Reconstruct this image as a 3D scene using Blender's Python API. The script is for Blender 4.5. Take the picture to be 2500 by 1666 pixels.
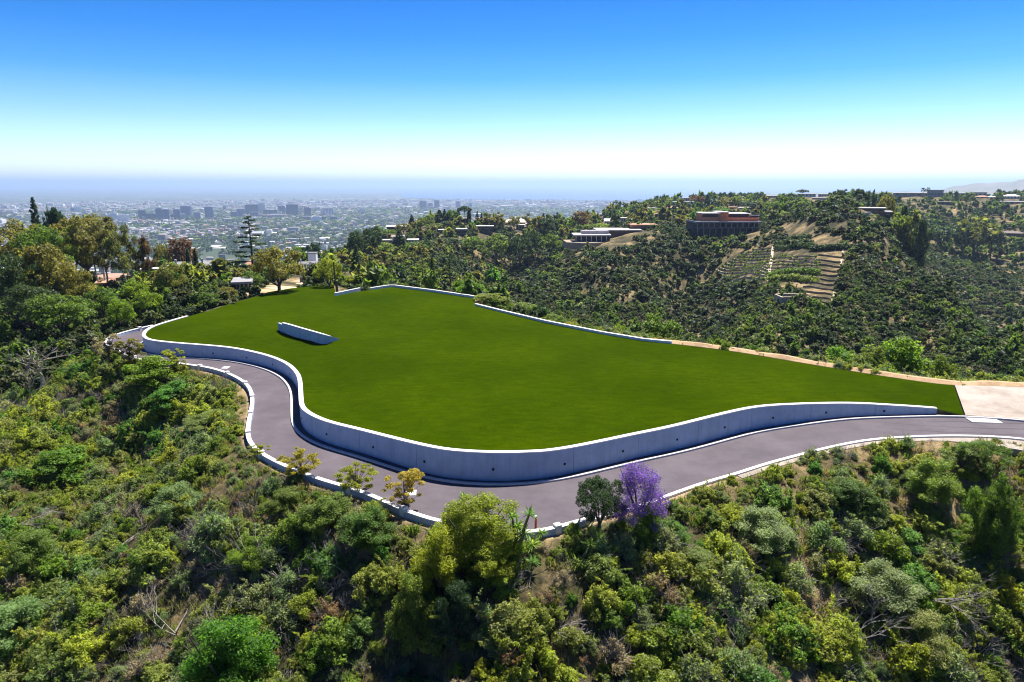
import bpy, math, random
import numpy as np
from mathutils import Vector
from mathutils.geometry import delaunay_2d_cdt

sc = bpy.context.scene
for o in list(bpy.data.objects):
    bpy.data.objects.remove(o)

# ------------------------------------------------------------------ camera, sky, sun, exposure
FPX = 1667.0                                   # focal length in pixels of the 2500 px wide photograph
PITCH = math.atan((833 - 450) / FPX)
CAMZ = 22.0
cam = bpy.data.objects.new('camera', bpy.data.cameras.new('camera'))
sc.collection.objects.link(cam)
cam.location = (0, 0, CAMZ)
cam.rotation_euler = (math.pi / 2 - PITCH, 0, 0)
cam.data.sensor_width = 36
cam.data.lens = FPX / 2500 * 36
cam.data.clip_start = 0.5
cam.data.clip_end = 120000
sc.camera = cam

SUN_AZ, SUN_EL = math.radians(28), math.radians(60)
sun_dir = Vector((math.sin(SUN_AZ) * math.cos(SUN_EL), math.cos(SUN_AZ) * math.cos(SUN_EL), math.sin(SUN_EL)))
sun = bpy.data.objects.new('sun', bpy.data.lights.new('sun', 'SUN'))
sc.collection.objects.link(sun)
sun.data.energy = 5.0
sun.data.angle = math.radians(0.5)
sun.data.color = (1.0, 0.95, 0.87)
sun.rotation_euler = (-sun_dir).to_track_quat('-Z', 'Y').to_euler()

world = bpy.data.worlds.new("World")
sc.world = world
world.use_nodes = True
wn, wl = world.node_tree.nodes, world.node_tree.links
wn.clear()
w_out = wn.new('ShaderNodeOutputWorld')
w_bg = wn.new('ShaderNodeBackground')
sky = wn.new('ShaderNodeTexSky')
sky.sky_type = 'NISHITA'
sky.sun_disc = False
sky.sun_elevation = SUN_EL
sky.sun_rotation = SUN_AZ
sky.altitude = 300
sky.air_density = 1.0
sky.dust_density = 0.6
sky.ozone_density = 3.0
w_tc = wn.new('ShaderNodeTexCoord')
w_sep = wn.new('ShaderNodeSeparateXYZ')
w_ramp = wn.new('ShaderNodeValToRGB')
w_mul = wn.new('ShaderNodeMix')
w_mul.data_type = 'RGBA'; w_mul.blend_type = 'MULTIPLY'; w_mul.inputs[0].default_value = 1
wl.new(w_tc.outputs['Generated'], w_sep.inputs[0])
wl.new(w_sep.outputs['Z'], w_ramp.inputs[0])
cr = w_ramp.color_ramp
SKY = [(0.0, (0.72, 0.80, 0.96)), (0.012, (0.84, 0.91, 1.0)), (0.028, (0.84, 0.93, 1.0)), (0.047, (0.70, 0.85, 0.96)), (0.087, (0.42, 0.62, 0.84)), (0.139, (0.135, 0.42, 0.74)),
       (0.188, (0.052, 0.32, 0.67)), (0.24, (0.018, 0.255, 0.60)), (0.5, (0.010, 0.18, 0.48)), (1.0, (0.008, 0.12, 0.36))]
for k, (p, c) in enumerate(SKY):
    e = cr.elements[k] if k < 2 else cr.elements.new(p)
    e.position = p; e.color = (*c, 1)
wl.new(sky.outputs[0], w_mul.inputs[6])
wl.new(w_ramp.outputs[0], w_mul.inputs[7])
wl.new(w_mul.outputs[2], w_bg.inputs[0])
w_bg.inputs[1].default_value = 0.1
wl.new(w_bg.outputs[0], w_out.inputs[0])

sc.view_settings.view_transform = 'Standard'
sc.view_settings.look = 'None'
sc.view_settings.exposure = 1.2
sc.view_settings.gamma = 1
sc.view_settings.use_curve_mapping = False
sc.cycles.max_bounces = 5
sc.cycles.diffuse_bounces = 3
sc.cycles.transmission_bounces = 3
sc.cycles.volume_bounces = 0
sc.cycles.filter_width = 1.15
sc.cycles.use_denoising = True
sc.cycles.denoiser = 'OPENIMAGEDENOISE'
sc.cycles.denoising_input_passes = 'RGB_ALBEDO_NORMAL'
sc.cycles.denoising_prefilter = 'ACCURATE'

rng = np.random.default_rng(7)
random.seed(7)
C, S = math.cos(PITCH), math.sin(PITCH)

# ------------------------------------------------------------------ geometry of view (survey of the photograph)
def ray(px, py):
    u = (px - 1250) / FPX; v = (833 - py) / FPX
    return np.array([u, C + v * S, -S + v * C])
def at(px, py, z):
    d = ray(px, py); t = (z - CAMZ) / d[2]
    return np.array([d[0] * t, d[1] * t])
def row_z(y, py):
    v = (833 - py) / FPX
    return CAMZ + y * (v * C - S) / (C + v * S)
def project(x, y, z):
    w = z - CAMZ
    dep = y * C - w * S
    up = y * S + w * C
    return 1250 + FPX * x / dep, 833 - FPX * up / dep
def px_dir(px, py):
    d = ray(px, py); n = math.hypot(d[0], d[1])
    return d[0] / n, d[1] / n

def smooth(pts, n=8, closed=False):
    """Catmull-Rom through points (any dimension)"""
    P = [np.array(p, float) for p in pts]
    out = []
    m = len(P)
    for i in range(m - 1):
        p0 = P[max(i - 1, 0)]; p1 = P[i]; p2 = P[i + 1]; p3 = P[min(i + 2, m - 1)]
        for k in range(n):
            t = k / n
            out.append(0.5 * ((2 * p1) + (-p0 + p2) * t + (2 * p0 - 5 * p1 + 4 * p2 - p3) * t * t + (-p0 + 3 * p1 - 3 * p2 + p3) * t ** 3))
    out.append(P[-1])
    return np.array(out)
def relax(p, n=3):
    p = p.copy()
    for _ in range(n):
        p[1:-1] = (p[:-2] + 2 * p[1:-1] + p[2:]) / 4
    return p
def resample(p, step):
    seg = np.linalg.norm(np.diff(p[:, :2], axis=0), axis=1)
    s = np.concatenate([[0], np.cumsum(seg)])
    n = max(2, int(round(s[-1] / step)) + 1)
    t = np.linspace(0, s[-1], n)
    return np.stack([np.interp(t, s, p[:, k]) for k in range(p.shape[1])], 1)
def offset(p, d):
    t = np.gradient(p[:, :2], axis=0)
    t /= np.linalg.norm(t, axis=1)[:, None] + 1e-9
    q = p.copy()
    q[:, 0] += t[:, 1] * d
    q[:, 1] -= t[:, 0] * d
    return q
def sstep(a, b, x):
    t = np.clip((np.asarray(x, float) - a) / (b - a), 0, 1)
    return t * t * (3 - 2 * t)
def road_z(x, y):
    return 1.15 * sstep(14, 46, x) + 0.0 * y

# value noise
_P = np.random.default_rng(3).random((256, 256))
def vnoise(x, y):
    xi = np.floor(x).astype(int); yi = np.floor(y).astype(int)
    fx = x - xi; fy = y - yi
    fx = fx * fx * (3 - 2 * fx); fy = fy * fy * (3 - 2 * fy)
    a = _P[xi & 255, yi & 255]; b = _P[(xi + 1) & 255, yi & 255]
    c = _P[xi & 255, (yi + 1) & 255]; d = _P[(xi + 1) & 255, (yi + 1) & 255]
    return (a * (1 - fx) + b * fx) * (1 - fy) + (c * (1 - fx) + d * fx) * fy
def fbm(x, y, o=4):
    s = 0; a = 0.5; n = 0
    for k in range(o):
        s = s + a * vnoise(x * 2 ** k + 17 * k, y * 2 ** k + 31 * k); n += a; a *= 0.5
    return s / n * 2 - 1

# retaining wall: crest pixel and crest height
WT = [((457, 772), 1.95), ((391, 791), 1.92), ((362, 803), 1.9), ((351, 815), 1.87), ((353, 823), 1.84), ((370, 831), 1.78), ((434, 838), 1.7),
      ((488, 842), 1.66), ((555, 848), 1.58), ((608, 857), 1.5), ((662, 871), 1.45), ((702, 889), 1.45), ((724, 910), 1.5), ((732, 931), 1.55),
      ((734, 964), 1.65), ((736, 988), 1.75), ((745, 1002), 1.85), ((769, 1017), 1.92), ((809, 1032), 1.97), ((881, 1049.5), 2.0), ((962, 1070), 2.1),
      ((1029, 1086), 2.2), ((1100, 1099), 2.25), ((1207, 1105), 2.26), ((1300, 1103), 2.2), ((1341, 1100), 2.15), ((1395, 1092), 2.1), ((1475, 1076), 2.06),
      ((1555, 1059), 2.04), ((1640, 1041.6), 2.1), ((1742, 1016), 2.2), ((1816, 999), 2.25), ((1872, 991), 2.25), ((1946, 987), 2.15), ((2020, 985), 2.0), ((2094, 985), 1.9),
      ((2168, 989), 1.8), ((2242, 993.5), 1.65), ((2286, 997), 1.55)]
wall = np.array([[*at(*p, z), z] for p, z in WT])
wall = resample(relax(smooth(wall, 6), 4), 0.8)
# outer parapet / kerb line (crest at 0.45 above road)
OT = [(373, 793.5), (335, 802), (300, 811), (270, 822), (258, 833), (275, 850), (327, 872), (365, 879), (434, 886), (482.5, 892.6), (514.6, 898), (555, 910), (589.6, 927.4), (608, 945), (616, 969), (614, 996),
      (607, 1030.5), (605, 1057), (612, 1080), (638, 1105.5), (694, 1135), (782, 1169), (881.5, 1198), (980.5, 1241), (1042, 1262.5), (1090, 1274),
      (1200, 1294), (1309, 1296), (1395, 1276), (1435, 1264)]
para = np.array([[*at(*p, 0.45), 0.45] for p in OT])
para = resample(relax(smooth(para, 6), 4), 0.8)
KT = [(1450, 1268), (1520, 1252), (1650, 1205), (1725, 1179), (1798, 1158), (1872, 1134), (1946, 1114), (2020, 1095), (2112, 1077), (2205, 1069), (2279, 1066), (2371, 1066), (2445, 1069), (2500, 1074), (2640, 1092)]
def at_road(px, py, dz=0.0):
    z = 0.3
    for _ in range(8):
        p = at(px, py, z); z = float(road_z(p[0], p[1])) + dz
    return [p[0], p[1], z]
kerb_out = np.array([at_road(*p, 0.05) for p in KT])
kerb_out = resample(relax(smooth(kerb_out, 6), 3), 1.0)
RI = [(2286, 1012), (2353, 1016), (2427, 1021), (2500, 1027), (2700, 1050)]
road_in_r = np.array([at_road(*p) for p in RI])
# lawn outline (away from the wall)
LF = [((2354, 1013), 1.25), ((2329, 940), 1.75), ((2242, 930.6), 1.9), ((2094, 908), 2.05), ((1946, 883.6), 2.15), ((1798, 858.5), 2.2), ((1650, 840), 2.25), ((1575, 832.5), 2.25),
      ((1468, 814), 2.25), ((1334, 787), 2.25), ((1225, 761.6), 2.25), ((1161, 745), 2.25), ((1158.5, 728), 2.25), ((1055, 712.5), 2.25), ((959, 700.5), 2.25), ((905, 707.5), 2.25),
      ((866, 713), 2.2), ((821, 721), 2.2), ((815, 696.5), 2.2), ((761, 698.5), 2.2), ((707, 704), 2.2), ((653.6, 713), 2.2), ((625, 723), 2.2), ((562.5, 741), 2.15), ((509, 759), 2.1), ((457, 772.5), 1.95)]
lawn_far = np.array([[*at(*p, z), z - 0.05] for p, z in LF])
lawn_edge = np.vstack([wall - [0, 0, 0.07], lawn_far])
lawn_poly = lawn_edge[:, :2]
plat_poly = np.vstack([para[::-1][:, :2] * 1.0])
plat_poly = np.vstack([para[:, :2], kerb_out[:, :2], [[95, 50], [95, 72]], [at(2500, 944, 1.7)], lawn_far[1:, :2], [[-52, 106], [-56, 103]]])

def in_poly(x, y, poly):
    r = np.zeros(np.shape(x), bool)
    n = len(poly)
    for i in range(n):
        x0, y0 = poly[i]; x1, y1 = poly[(i + 1) % n]
        c = ((y0 > y) != (y1 > y)) & (x < (x1 - x0) * (y - y0) / (y1 - y0 + 1e-12) + x0)
        r ^= c
    return r
def dist_line(x, y, p, closed=False, zs=None):
    best = np.full(np.shape(x), 1e9); bz = np.zeros(np.shape(x))
    n = len(p)
    for i in range(n if closed else n - 1):
        a = p[i]; b = p[(i + 1) % n]
        dx, dy = b[0] - a[0], b[1] - a[1]
        t = np.clip(((x - a[0]) * dx + (y - a[1]) * dy) / (dx * dx + dy * dy + 1e-12), 0, 1)
        d = np.hypot(x - a[0] - t * dx, y - a[1] - t * dy)
        m = d < best
        best = np.where(m, d, best)
        if zs is not None:
            bz = np.where(m, zs[i] + t * (zs[(i + 1) % n] - zs[i]), bz)
    return (best, bz) if zs is not None else best
# height along the rim of the platform
rim_z = []
for x, y in plat_poly:
    d = dist_line(np.array([x]), np.array([y]), lawn_far[:, :2])[0]
    rim_z.append(1.9 if (y > 70 and d < 1.5 and x > -50) else float(road_z(x, y)) - 0.02)
rim_z = np.array(rim_z)

# far ground: for each bearing, (range, photograph row the ground shows at) ; beyond that (range, -height)
AZ = np.radians([-180, -60, -37, -30, -20, -12, -5, 0, 3, 6, 12, 16, 20, 25, 28, 32, 37, 60, 180])
COL = {
 -37: [(0, 'z', -26), (45, 'z', -20), (60, 1400), (80, 1180), (100, 1020), (130, 880), (160, 775), (200, 705), (250, 690), (300, 705), (400, 735), (600, 'z', -85), (900, 'z', -150), (1300, 'z', -210), (1800, 'z', -228)],
 -30: [(0, 'z', -26), (45, 'z', -24), (60, 'z', -20), (80, 1200), (100, 960), (115, 870), (130, 800), (160, 735), (200, 698), (250, 694), (300, 705), (400, 705), (600, 'z', -80), (900, 'z', -150), (1300, 'z', -210), (1800, 'z', -228)],
 -20: [(0, 'z', -28), (60, 'z', -28), (100, 'z', -14), (120, 780), (140, 712), (160, 700), (200, 682), (250, 690), (300, 690), (350, 672), (400, 668), (500, 'z', -60), (700, 'z', -110), (900, 'z', -150), (1300, 'z', -210), (1800, 'z', -228)],
 -12: [(0, 'z', -30), (60, 'z', -30), (110, 'z', -20), (130, 725), (160, 715), (200, 712), (250, 690), (300, 665), (350, 640), (400, 612), (450, 592), (500, 578), (600, 600), (800, 'z', -120), (1300, 'z', -210), (1800, 'z', -228)],
 -5: [(0, 'z', -30), (60, 'z', -30), (110, 'z', -12), (130, 752), (160, 790), (200, 790), (250, 750), (300, 710), (350, 665), (400, 620), (450, 582), (500, 552), (550, 535), (600, 540), (700, 570), (900, 'z', -120), (1300, 'z', -205), (1800, 'z', -228)],
 0: [(0, 'z', -30), (60, 'z', -30), (100, 'z', -18), (120, 815), (160, 825), (200, 800), (235, 750), (265, 712), (290, 700), (330, 745), (380, 735), (430, 655), (480, 595), (520, 566), (550, 552), (600, 556), (700, 590), (900, 'z', -110), (1300, 'z', -205), (1800, 'z', -228)],
 3: [(0, 'z', -30), (60, 'z', -30), (100, 'z', -18), (120, 830), (160, 845), (200, 825), (250, 765), (300, 700), (340, 655), (370, 640), (400, 655), (440, 640), (480, 590), (520, 562), (600, 548), (700, 545), (900, 'z', -100), (1300, 'z', -205), (1800, 'z', -228)],
 6: [(0, 'z', -30), (60, 'z', -30), (100, 860), (130, 860), (160, 850), (200, 815), (250, 765), (300, 705), (350, 650), (400, 605), (430, 588), (460, 580), (500, 566), (600, 545), (700, 532), (900, 560), (1300, 'z', -180), (1800, 'z', -228)],
 12: [(0, 'z', -30), (60, 'z', -30), (100, 920), (130, 900), (160, 880), (200, 835), (250, 770), (300, 705), (350, 640), (385, 590), (410, 582), (450, 565), (500, 550), (600, 528), (700, 506), (800, 496), (900, 505), (1300, 'z', -90), (1800, 'z', -228)],
 20: [(0, 'z', -30), (60, 'z', -30), (100, 960), (130, 970), (160, 940), (200, 870), (250, 780), (300, 700), (350, 620), (380, 580), (400, 570), (450, 550), (500, 535), (600, 512), (700, 497), (900, 482), (1100, 485), (1500, 'z', -70), (2200, 'z', -228)],
 16: [(0, 'z', -30), (60, 'z', -30), (100, 950), (130, 965), (160, 960), (200, 900), (250, 830), (300, 760), (340, 690), (370, 630), (390, 592), (410, 575), (450, 555), (500, 540), (600, 520), (700, 500), (900, 482), (1100, 490), (1500, 'z', -70), (2200, 'z', -228)],
 25: [(0, 'z', -30), (60, 'z', -30), (100, 1000), (130, 1010), (160, 970), (200, 870), (250, 760), (300, 660), (340, 590), (370, 556), (400, 531), (430, 522), (460, 526), (520, 560), (600, 545), (700, 524), (800, 505), (900, 488), (1000, 480), (1300, 490), (1800, 'z', -60), (3000, 'z', -228)],
 28: [(0, 'z', -30), (60, 'z', -30), (100, 1030), (130, 1050), (160, 1000), (200, 860), (250, 725), (300, 615), (340, 556), (365, 543), (395, 541), (430, 570), (470, 650), (530, 630), (600, 585), (700, 545), (800, 515), (900, 495), (1000, 481), (1300, 490), (1800, 'z', -60), (3000, 'z', -228)],
 32: [(0, 'z', -30), (60, 'z', -30), (100, 1090), (130, 1085), (160, 1010), (200, 890), (240, 770), (270, 695), (290, 672), (310, 685), (360, 760), (430, 760), (500, 690), (600, 625), (700, 575), (800, 540), (900, 500), (1000, 481), (1150, 481), (1400, 492), (1800, 'z', -30), (3000, 'z', -200)],
 37: [(0, 'z', -30), (60, 'z', -30), (100, 1140), (130, 1110), (160, 1020), (185, 930), (210, 872), (230, 872), (280, 960), (350, 930), (430, 810), (500, 720), (600, 650), (700, 600), (800, 560), (850, 530), (950, 492), (1050, 480), (1300, 478), (1800, 'z', -10), (3000, 'z', -150), (4500, 'z', -228)],
}
COL[-60] = COL[-37]; COL[60] = COL[37]
back = [(0, 'z', -26), (60, 'z', -40), (300, 'z', -30), (1000, 'z', 10), (2500, 'z', 60)]
LR = np.log(np.concatenate([[4], np.geomspace(20, 6000, 220)]))
def column(deg):
    pts = COL[deg] if deg in COL else back
    rr, zz = [], []
    for p in pts:
        rr.append(p[0])
        if p[1] == 'z':
            zz.append(p[2])
        else:
            zz.append(row_z(p[0] * math.cos(math.radians(max(-37, min(37, deg)))), p[1]))
    v = np.interp(np.exp(LR), rr, zz)
    for _ in range(2):
        v[1:-1] = (v[:-2] + 2 * v[1:-1] + v[2:]) / 4
    return v
TAB = np.array([column(int(round(math.degrees(a)))) for a in AZ])
# smooth interpolation over bearing
AZF = np.linspace(-math.pi, math.pi, 1441)
TABF = np.stack([np.interp(AZF, AZ, TAB[:, k]) for k in range(TAB.shape[1])], 1)
ker = np.hanning(9); ker /= ker.sum()
TABF = np.stack([np.convolve(np.pad(TABF[:, k], 4, mode='edge'), ker, 'valid') for k in range(TABF.shape[1])], 1)

def ground(x, y):
    x = np.asarray(x, float); y = np.asarray(y, float)
    shp = x.shape; x = x.ravel(); y = y.ravel()
    r = np.hypot(x, y); az = np.arctan2(x, y)
    fa = (az + math.pi) / (2 * math.pi) * 1440
    ia = np.clip(fa.astype(int), 0, 1439); ta = fa - ia
    lr = np.log(np.clip(r, 4, 6000))
    fr = np.interp(lr, LR, np.arange(len(LR)))
    ir = np.clip(fr.astype(int), 0, len(LR) - 2); tr = fr - ir
    z = (TABF[ia, ir] * (1 - ta) + TABF[ia + 1, ir] * ta) * (1 - tr) + (TABF[ia, ir + 1] * (1 - ta) + TABF[ia + 1, ir + 1] * ta) * tr
    hill = sstep(120, 260, r) * (1 - sstep(1300, 2200, r))
    # gullies and spurs on the slopes
    calm = 1 - 0.9 * np.exp(-((az - 0.37) / 0.09) ** 2) * np.exp(-((r - 350) / 80) ** 2)
    z = z + calm * hill * (fbm(x / 70, y / 110, 4) * 7 * sstep(150, 400, r) * (1 - 0.6 * sstep(500, 900, r)) + fbm(x / 18 + 5, y / 18, 3) * 1.6)
    spur = np.sin(az * 21 + 2.2 * (fbm(r / 160 + 3, az * 4, 2))) * 0.5 + fbm(az * 16 + 40, r / 130, 3)
    z = z + (7.5 + 4 * sstep(0.42, 0.55, az)) * spur * sstep(170, 260, r) * (1 - sstep(290, 400, r)) * sstep(-0.25, -0.05, az) * (1 - 0.85 * np.exp(-((az - 0.37) / 0.085) ** 2))
    for a0, r0_, a1, r1_, wd, amp in ((14.6, 340, 12.0, 205, 15, -9), (24.6, 395, 27.5, 190, 24, 9), (30.5, 300, 31.5, 150, 16, -9), (8.0, 360, 9.5, 200, 20, 5), (3.6, 350, 5.5, 220, 12, -8), (20.5, 300, 18.5, 170, 20, 5), (34, 260, 36, 150, 18, 7)):
        seg = np.array([[math.sin(math.radians(a0)) * r0_, math.cos(math.radians(a0)) * r0_], [math.sin(math.radians((a0 + a1) / 2)) * (r0_ + r1_) / 2 + 6, math.cos(math.radians((a0 + a1) / 2)) * (r0_ + r1_) / 2], [math.sin(math.radians(a1)) * r1_, math.cos(math.radians(a1)) * r1_]])
        z = z + amp * np.exp(-(dist_line(x, y, seg) / wd) ** 2)
    gul = np.exp(-((x + 4.3 + 1.2 * np.sin(y * .25)) / 2.0) ** 2) * sstep(38.5, 33, y) * (y > 5)
    near = r < 400
    if near.any():
        xn, yn = x[near], y[near]
        d, rz = dist_line(xn, yn, plat_poly, True, rim_z)
        inside = in_poly(xn, yn, plat_poly)
        dd = np.maximum(d - 1.2, 0)
        slope = rz - 0.05 * np.minimum(d, 1.2) - 0.60 * dd * (0.55 + 0.45 * sstep(0, 8, dd)) + fbm(xn / 9, yn / 9, 3) * 0.9 * sstep(1.5, 8, d) + fbm(xn / 30 + 9, yn / 30, 2) * 2.2 * sstep(4, 20, d)
        zt = z[near]
        k = 3.0
        m = np.maximum(slope, zt)
        out = m + np.log1p(np.exp(-np.abs(slope - zt) / k)) * k * sstep(3, 14, d) * 0.8
        # left plateau joins on; never rise above the rim right next to it
        cap = rz + 0.0 + 0.25 * d
        out = np.minimum(out, np.maximum(cap, slope))
        lin = in_poly(xn, yn, lawn_poly)
        dw = dist_line(xn, yn, wall[:, :2])
        low = road_z(xn, yn) - 0.3
        lw = low + (1.75 - low) * sstep(3.0, 7.0, dw)
        lw = np.minimum(lw, 0.9)
        # close to the outer rim of the lawn come up to just below the grass
        inn = np.where(lin, lw, low)
        z[near] = np.where(inside, inn, out - 3.2 * gul[near])
    return z.reshape(shp)
def g1(x, y):
    return float(ground(np.array([x]), np.array([y]))[0])
def hit(px, py, r0=30, r1=3000):
    d = ray(px, py); n = math.hypot(d[0], d[1])
    rr = np.geomspace(r0, r1, 900)
    x = d[0] / n * rr; y = d[1] / n * rr; z = CAMZ + d[2] / n * rr
    g = ground(x, y)
    k = np.argmax(z < g)
    if z[k] >= g[k]:
        k = len(rr) - 1
    return np.array([x[k], y[k], g[k]])

# ------------------------------------------------------------------ helpers
def tag(o, label=None, cat=None, group=None, kind=None):
    if label: o['label'] = label
    if cat: o['category'] = cat
    if group: o['group'] = group
    if kind: o['kind'] = kind
    return o
def mesh_np(name, V, faces, mats, midx=None, tint=None):
    """faces: list of (n,k) int arrays"""
    me = bpy.data.meshes.new(name)
    V = np.asarray(V, np.float32)
    me.vertices.add(len(V)); me.vertices.foreach_set('co', V.ravel())
    loops = np.concatenate([np.asarray(f).ravel() for f in faces]).astype(np.int32)
    tot = np.concatenate([np.full(len(f), np.asarray(f).shape[1]) for f in faces]).astype(np.int32)
    me.loops.add(len(loops)); me.loops.foreach_set('vertex_index', loops)
    me.polygons.add(len(tot))
    start = np.concatenate([[0], np.cumsum(tot)[:-1]]).astype(np.int32)
    me.polygons.foreach_set('loop_start', start)
    if midx is not None: me.polygons.foreach_set('material_index', np.asarray(midx, np.int32))
    for m in (mats if isinstance(mats, (list, tuple)) else [mats]):
        me.materials.append(m)
    if tint is not None:
        a = me.attributes.new('tint', 'FLOAT', 'FACE'); a.data.foreach_set('value', np.asarray(tint, np.float32))
    me.polygons.foreach_set('use_smooth', np.zeros(len(tot), bool))
    me.update(calc_edges=True)
    return me
def obj(name, me, parent=None, loc=None):
    o = bpy.data.objects.new(name, me)
    sc.collection.objects.link(o)
    if parent is not None: o.parent = parent
    if loc is not None: o.location = loc
    return o
def empty(name, loc=(0, 0, 0), rz=0, s=1):
    o = bpy.data.objects.new(name, None)
    sc.collection.objects.link(o)
    o.location = loc; o.rotation_euler = (0, 0, rz); o.scale = (s, s, s) if np.isscalar(s) else s
    o.empty_display_size = 0.2
    return o
PLACED = []
def settle_labels():
    rows6 = ['top', 'upper', 'middle', 'lower', 'bottom', 'last']
    nth = ['leftmost', 'second', 'third', 'fourth', 'fifth', 'sixth', 'seventh', 'eighth', 'ninth']
    by = {}
    for o, px, py in PLACED: by.setdefault(o['label'], []).append((o, px, py))
    for lab, L in by.items():
        if len(L) < 2: continue
        nb = min(6, -(-len(L) // 9)); L.sort(key=lambda q: q[2]); per = -(-len(L) // nb)
        for k in range(nb):
            S_ = sorted(L[k * per:(k + 1) * per], key=lambda q: q[1])
            for i, (o, px, py) in enumerate(S_):
                w = nth[i] if i < 9 else None
                if i == len(S_) - 1 and i > 0: w = 'rightmost'
                if w is None: w = 'inner'
                t = w + (' in ' + (rows6 if nb > 5 else ['top', 'bottom'] if nb == 2 else ['top', 'middle', 'bottom'] if nb == 3 else ['top', 'upper', 'lower', 'bottom'] if nb == 4 else rows6)[k] + ' row,' if nb > 1 else '') + ' '
                if len((t + lab).split()) <= 16: o['label'] = t + lab
class MB:
    def __init__(s): s.v = []; s.f = []
    def box(s, x0, x1, y0, y1, z0, z1):
        n = len(s.v)
        s.v += [(x0, y0, z0), (x1, y0, z0), (x1, y1, z0), (x0, y1, z0), (x0, y0, z1), (x1, y0, z1), (x1, y1, z1), (x0, y1, z1)]
        s.f += [tuple(n + i for i in f) for f in ((0, 3, 2, 1), (4, 5, 6, 7), (0, 1, 5, 4), (1, 2, 6, 5), (2, 3, 7, 6), (3, 0, 4, 7))]
        return s
    def prism(s, pts, z0, z1):
        n = len(s.v); m = len(pts)
        s.v += [(p[0], p[1], z0) for p in pts] + [(p[0], p[1], z1) for p in pts]
        s.f += [tuple(n + i for i in range(m - 1, -1, -1)), tuple(n + m + i for i in range(m))]
        s.f += [(n + i, n + (i + 1) % m, n + m + (i + 1) % m, n + m + i) for i in range(m)]
        return s
    def poly(s, pts, f):
        n = len(s.v); s.v += [tuple(p) for p in pts]; s.f += [tuple(n + i for i in q) for q in f]; return s
    def tube(s, p, r, k=5, cap=True):
        n = len(s.v); p = [Vector(q) for q in p]; m = len(p)
        for i, q in enumerate(p):
            t = (p[min(i + 1, m - 1)] - p[max(i - 1, 0)]).normalized()
            a = t.orthogonal().normalized(); b = t.cross(a)
            rr = r[i] if hasattr(r, '__len__') else r
            s.v += [tuple(q + (a * math.cos(2 * math.pi * j / k) + b * math.sin(2 * math.pi * j / k)) * rr) for j in range(k)]
        for i in range(m - 1):
            for j in range(k):
                s.f.append((n + i * k + j, n + i * k + (j + 1) % k, n + (i + 1) * k + (j + 1) % k, n + (i + 1) * k + j))
        if cap:
            s.f.append(tuple(n + j for j in range(k - 1, -1, -1))); s.f.append(tuple(n + (m - 1) * k + j for j in range(k)))
        return s
    def hip(s, x0, x1, y0, y1, z, h, ov=0.4):
        x0 -= ov; x1 += ov; y0 -= ov; y1 += ov
        n = len(s.v); w = min(x1 - x0, y1 - y0) / 2 * 0.95
        ym = (y0 + y1) / 2; xm = (x0 + x1) / 2
        if x1 - x0 > y1 - y0:
            r0, r1 = (x0 + w, ym), (x1 - w, ym)
        else:
            r0, r1 = (xm, y0 + w), (xm, y1 - w)
        s.v += [(x0, y0, z), (x1, y0, z), (x1, y1, z), (x0, y1, z), (*r0, z + h), (*r1, z + h)]
        if x1 - x0 > y1 - y0:
            q = ((0, 1, 5, 4), (1, 2, 5), (2, 3, 4, 5), (3, 0, 4), (3, 2, 1, 0))
        else:
            q = ((0, 1, 4), (1, 2, 5, 4), (2, 3, 5), (3, 0, 4, 5), (3, 2, 1, 0))
        s.f += [tuple(n + i for i in f) for f in q]
        return s
    def mesh(s, name, mat):
        me = bpy.data.meshes.new(name); me.from_pydata(s.v, [], s.f); me.materials.append(mat); me.update(); return me
    def obj(s, name, mat, parent=None, loc=None):
        return obj(name, s.mesh(name, mat), parent, loc)
def sweep(path, prof, name, mat, parent=None):
    """path (n,2) centre line; prof: function i -> list of (side offset, z) closed section"""
    t = np.gradient(path[:, :2], axis=0); t /= np.linalg.norm(t, axis=1)[:, None]
    nx, ny = t[:, 1], -t[:, 0]
    V = []; k = None
    for i in range(len(path)):
        sec = prof(i); k = len(sec)
        V += [(path[i, 0] + nx[i] * o, path[i, 1] + ny[i] * o, z) for o, z in sec]
    n = len(path)
    F = [[i * k + j, (i + 1) * k + j, (i + 1) * k + (j + 1) % k, i * k + (j + 1) % k] for i in range(n - 1) for j in range(k)]
    me = mesh_np(name, V, [np.array(F), np.array([list(range(k))]), np.array([[(n - 1) * k + j for j in range(k - 1, -1, -1)]])], mat)
    return obj(name, me, parent)

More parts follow.
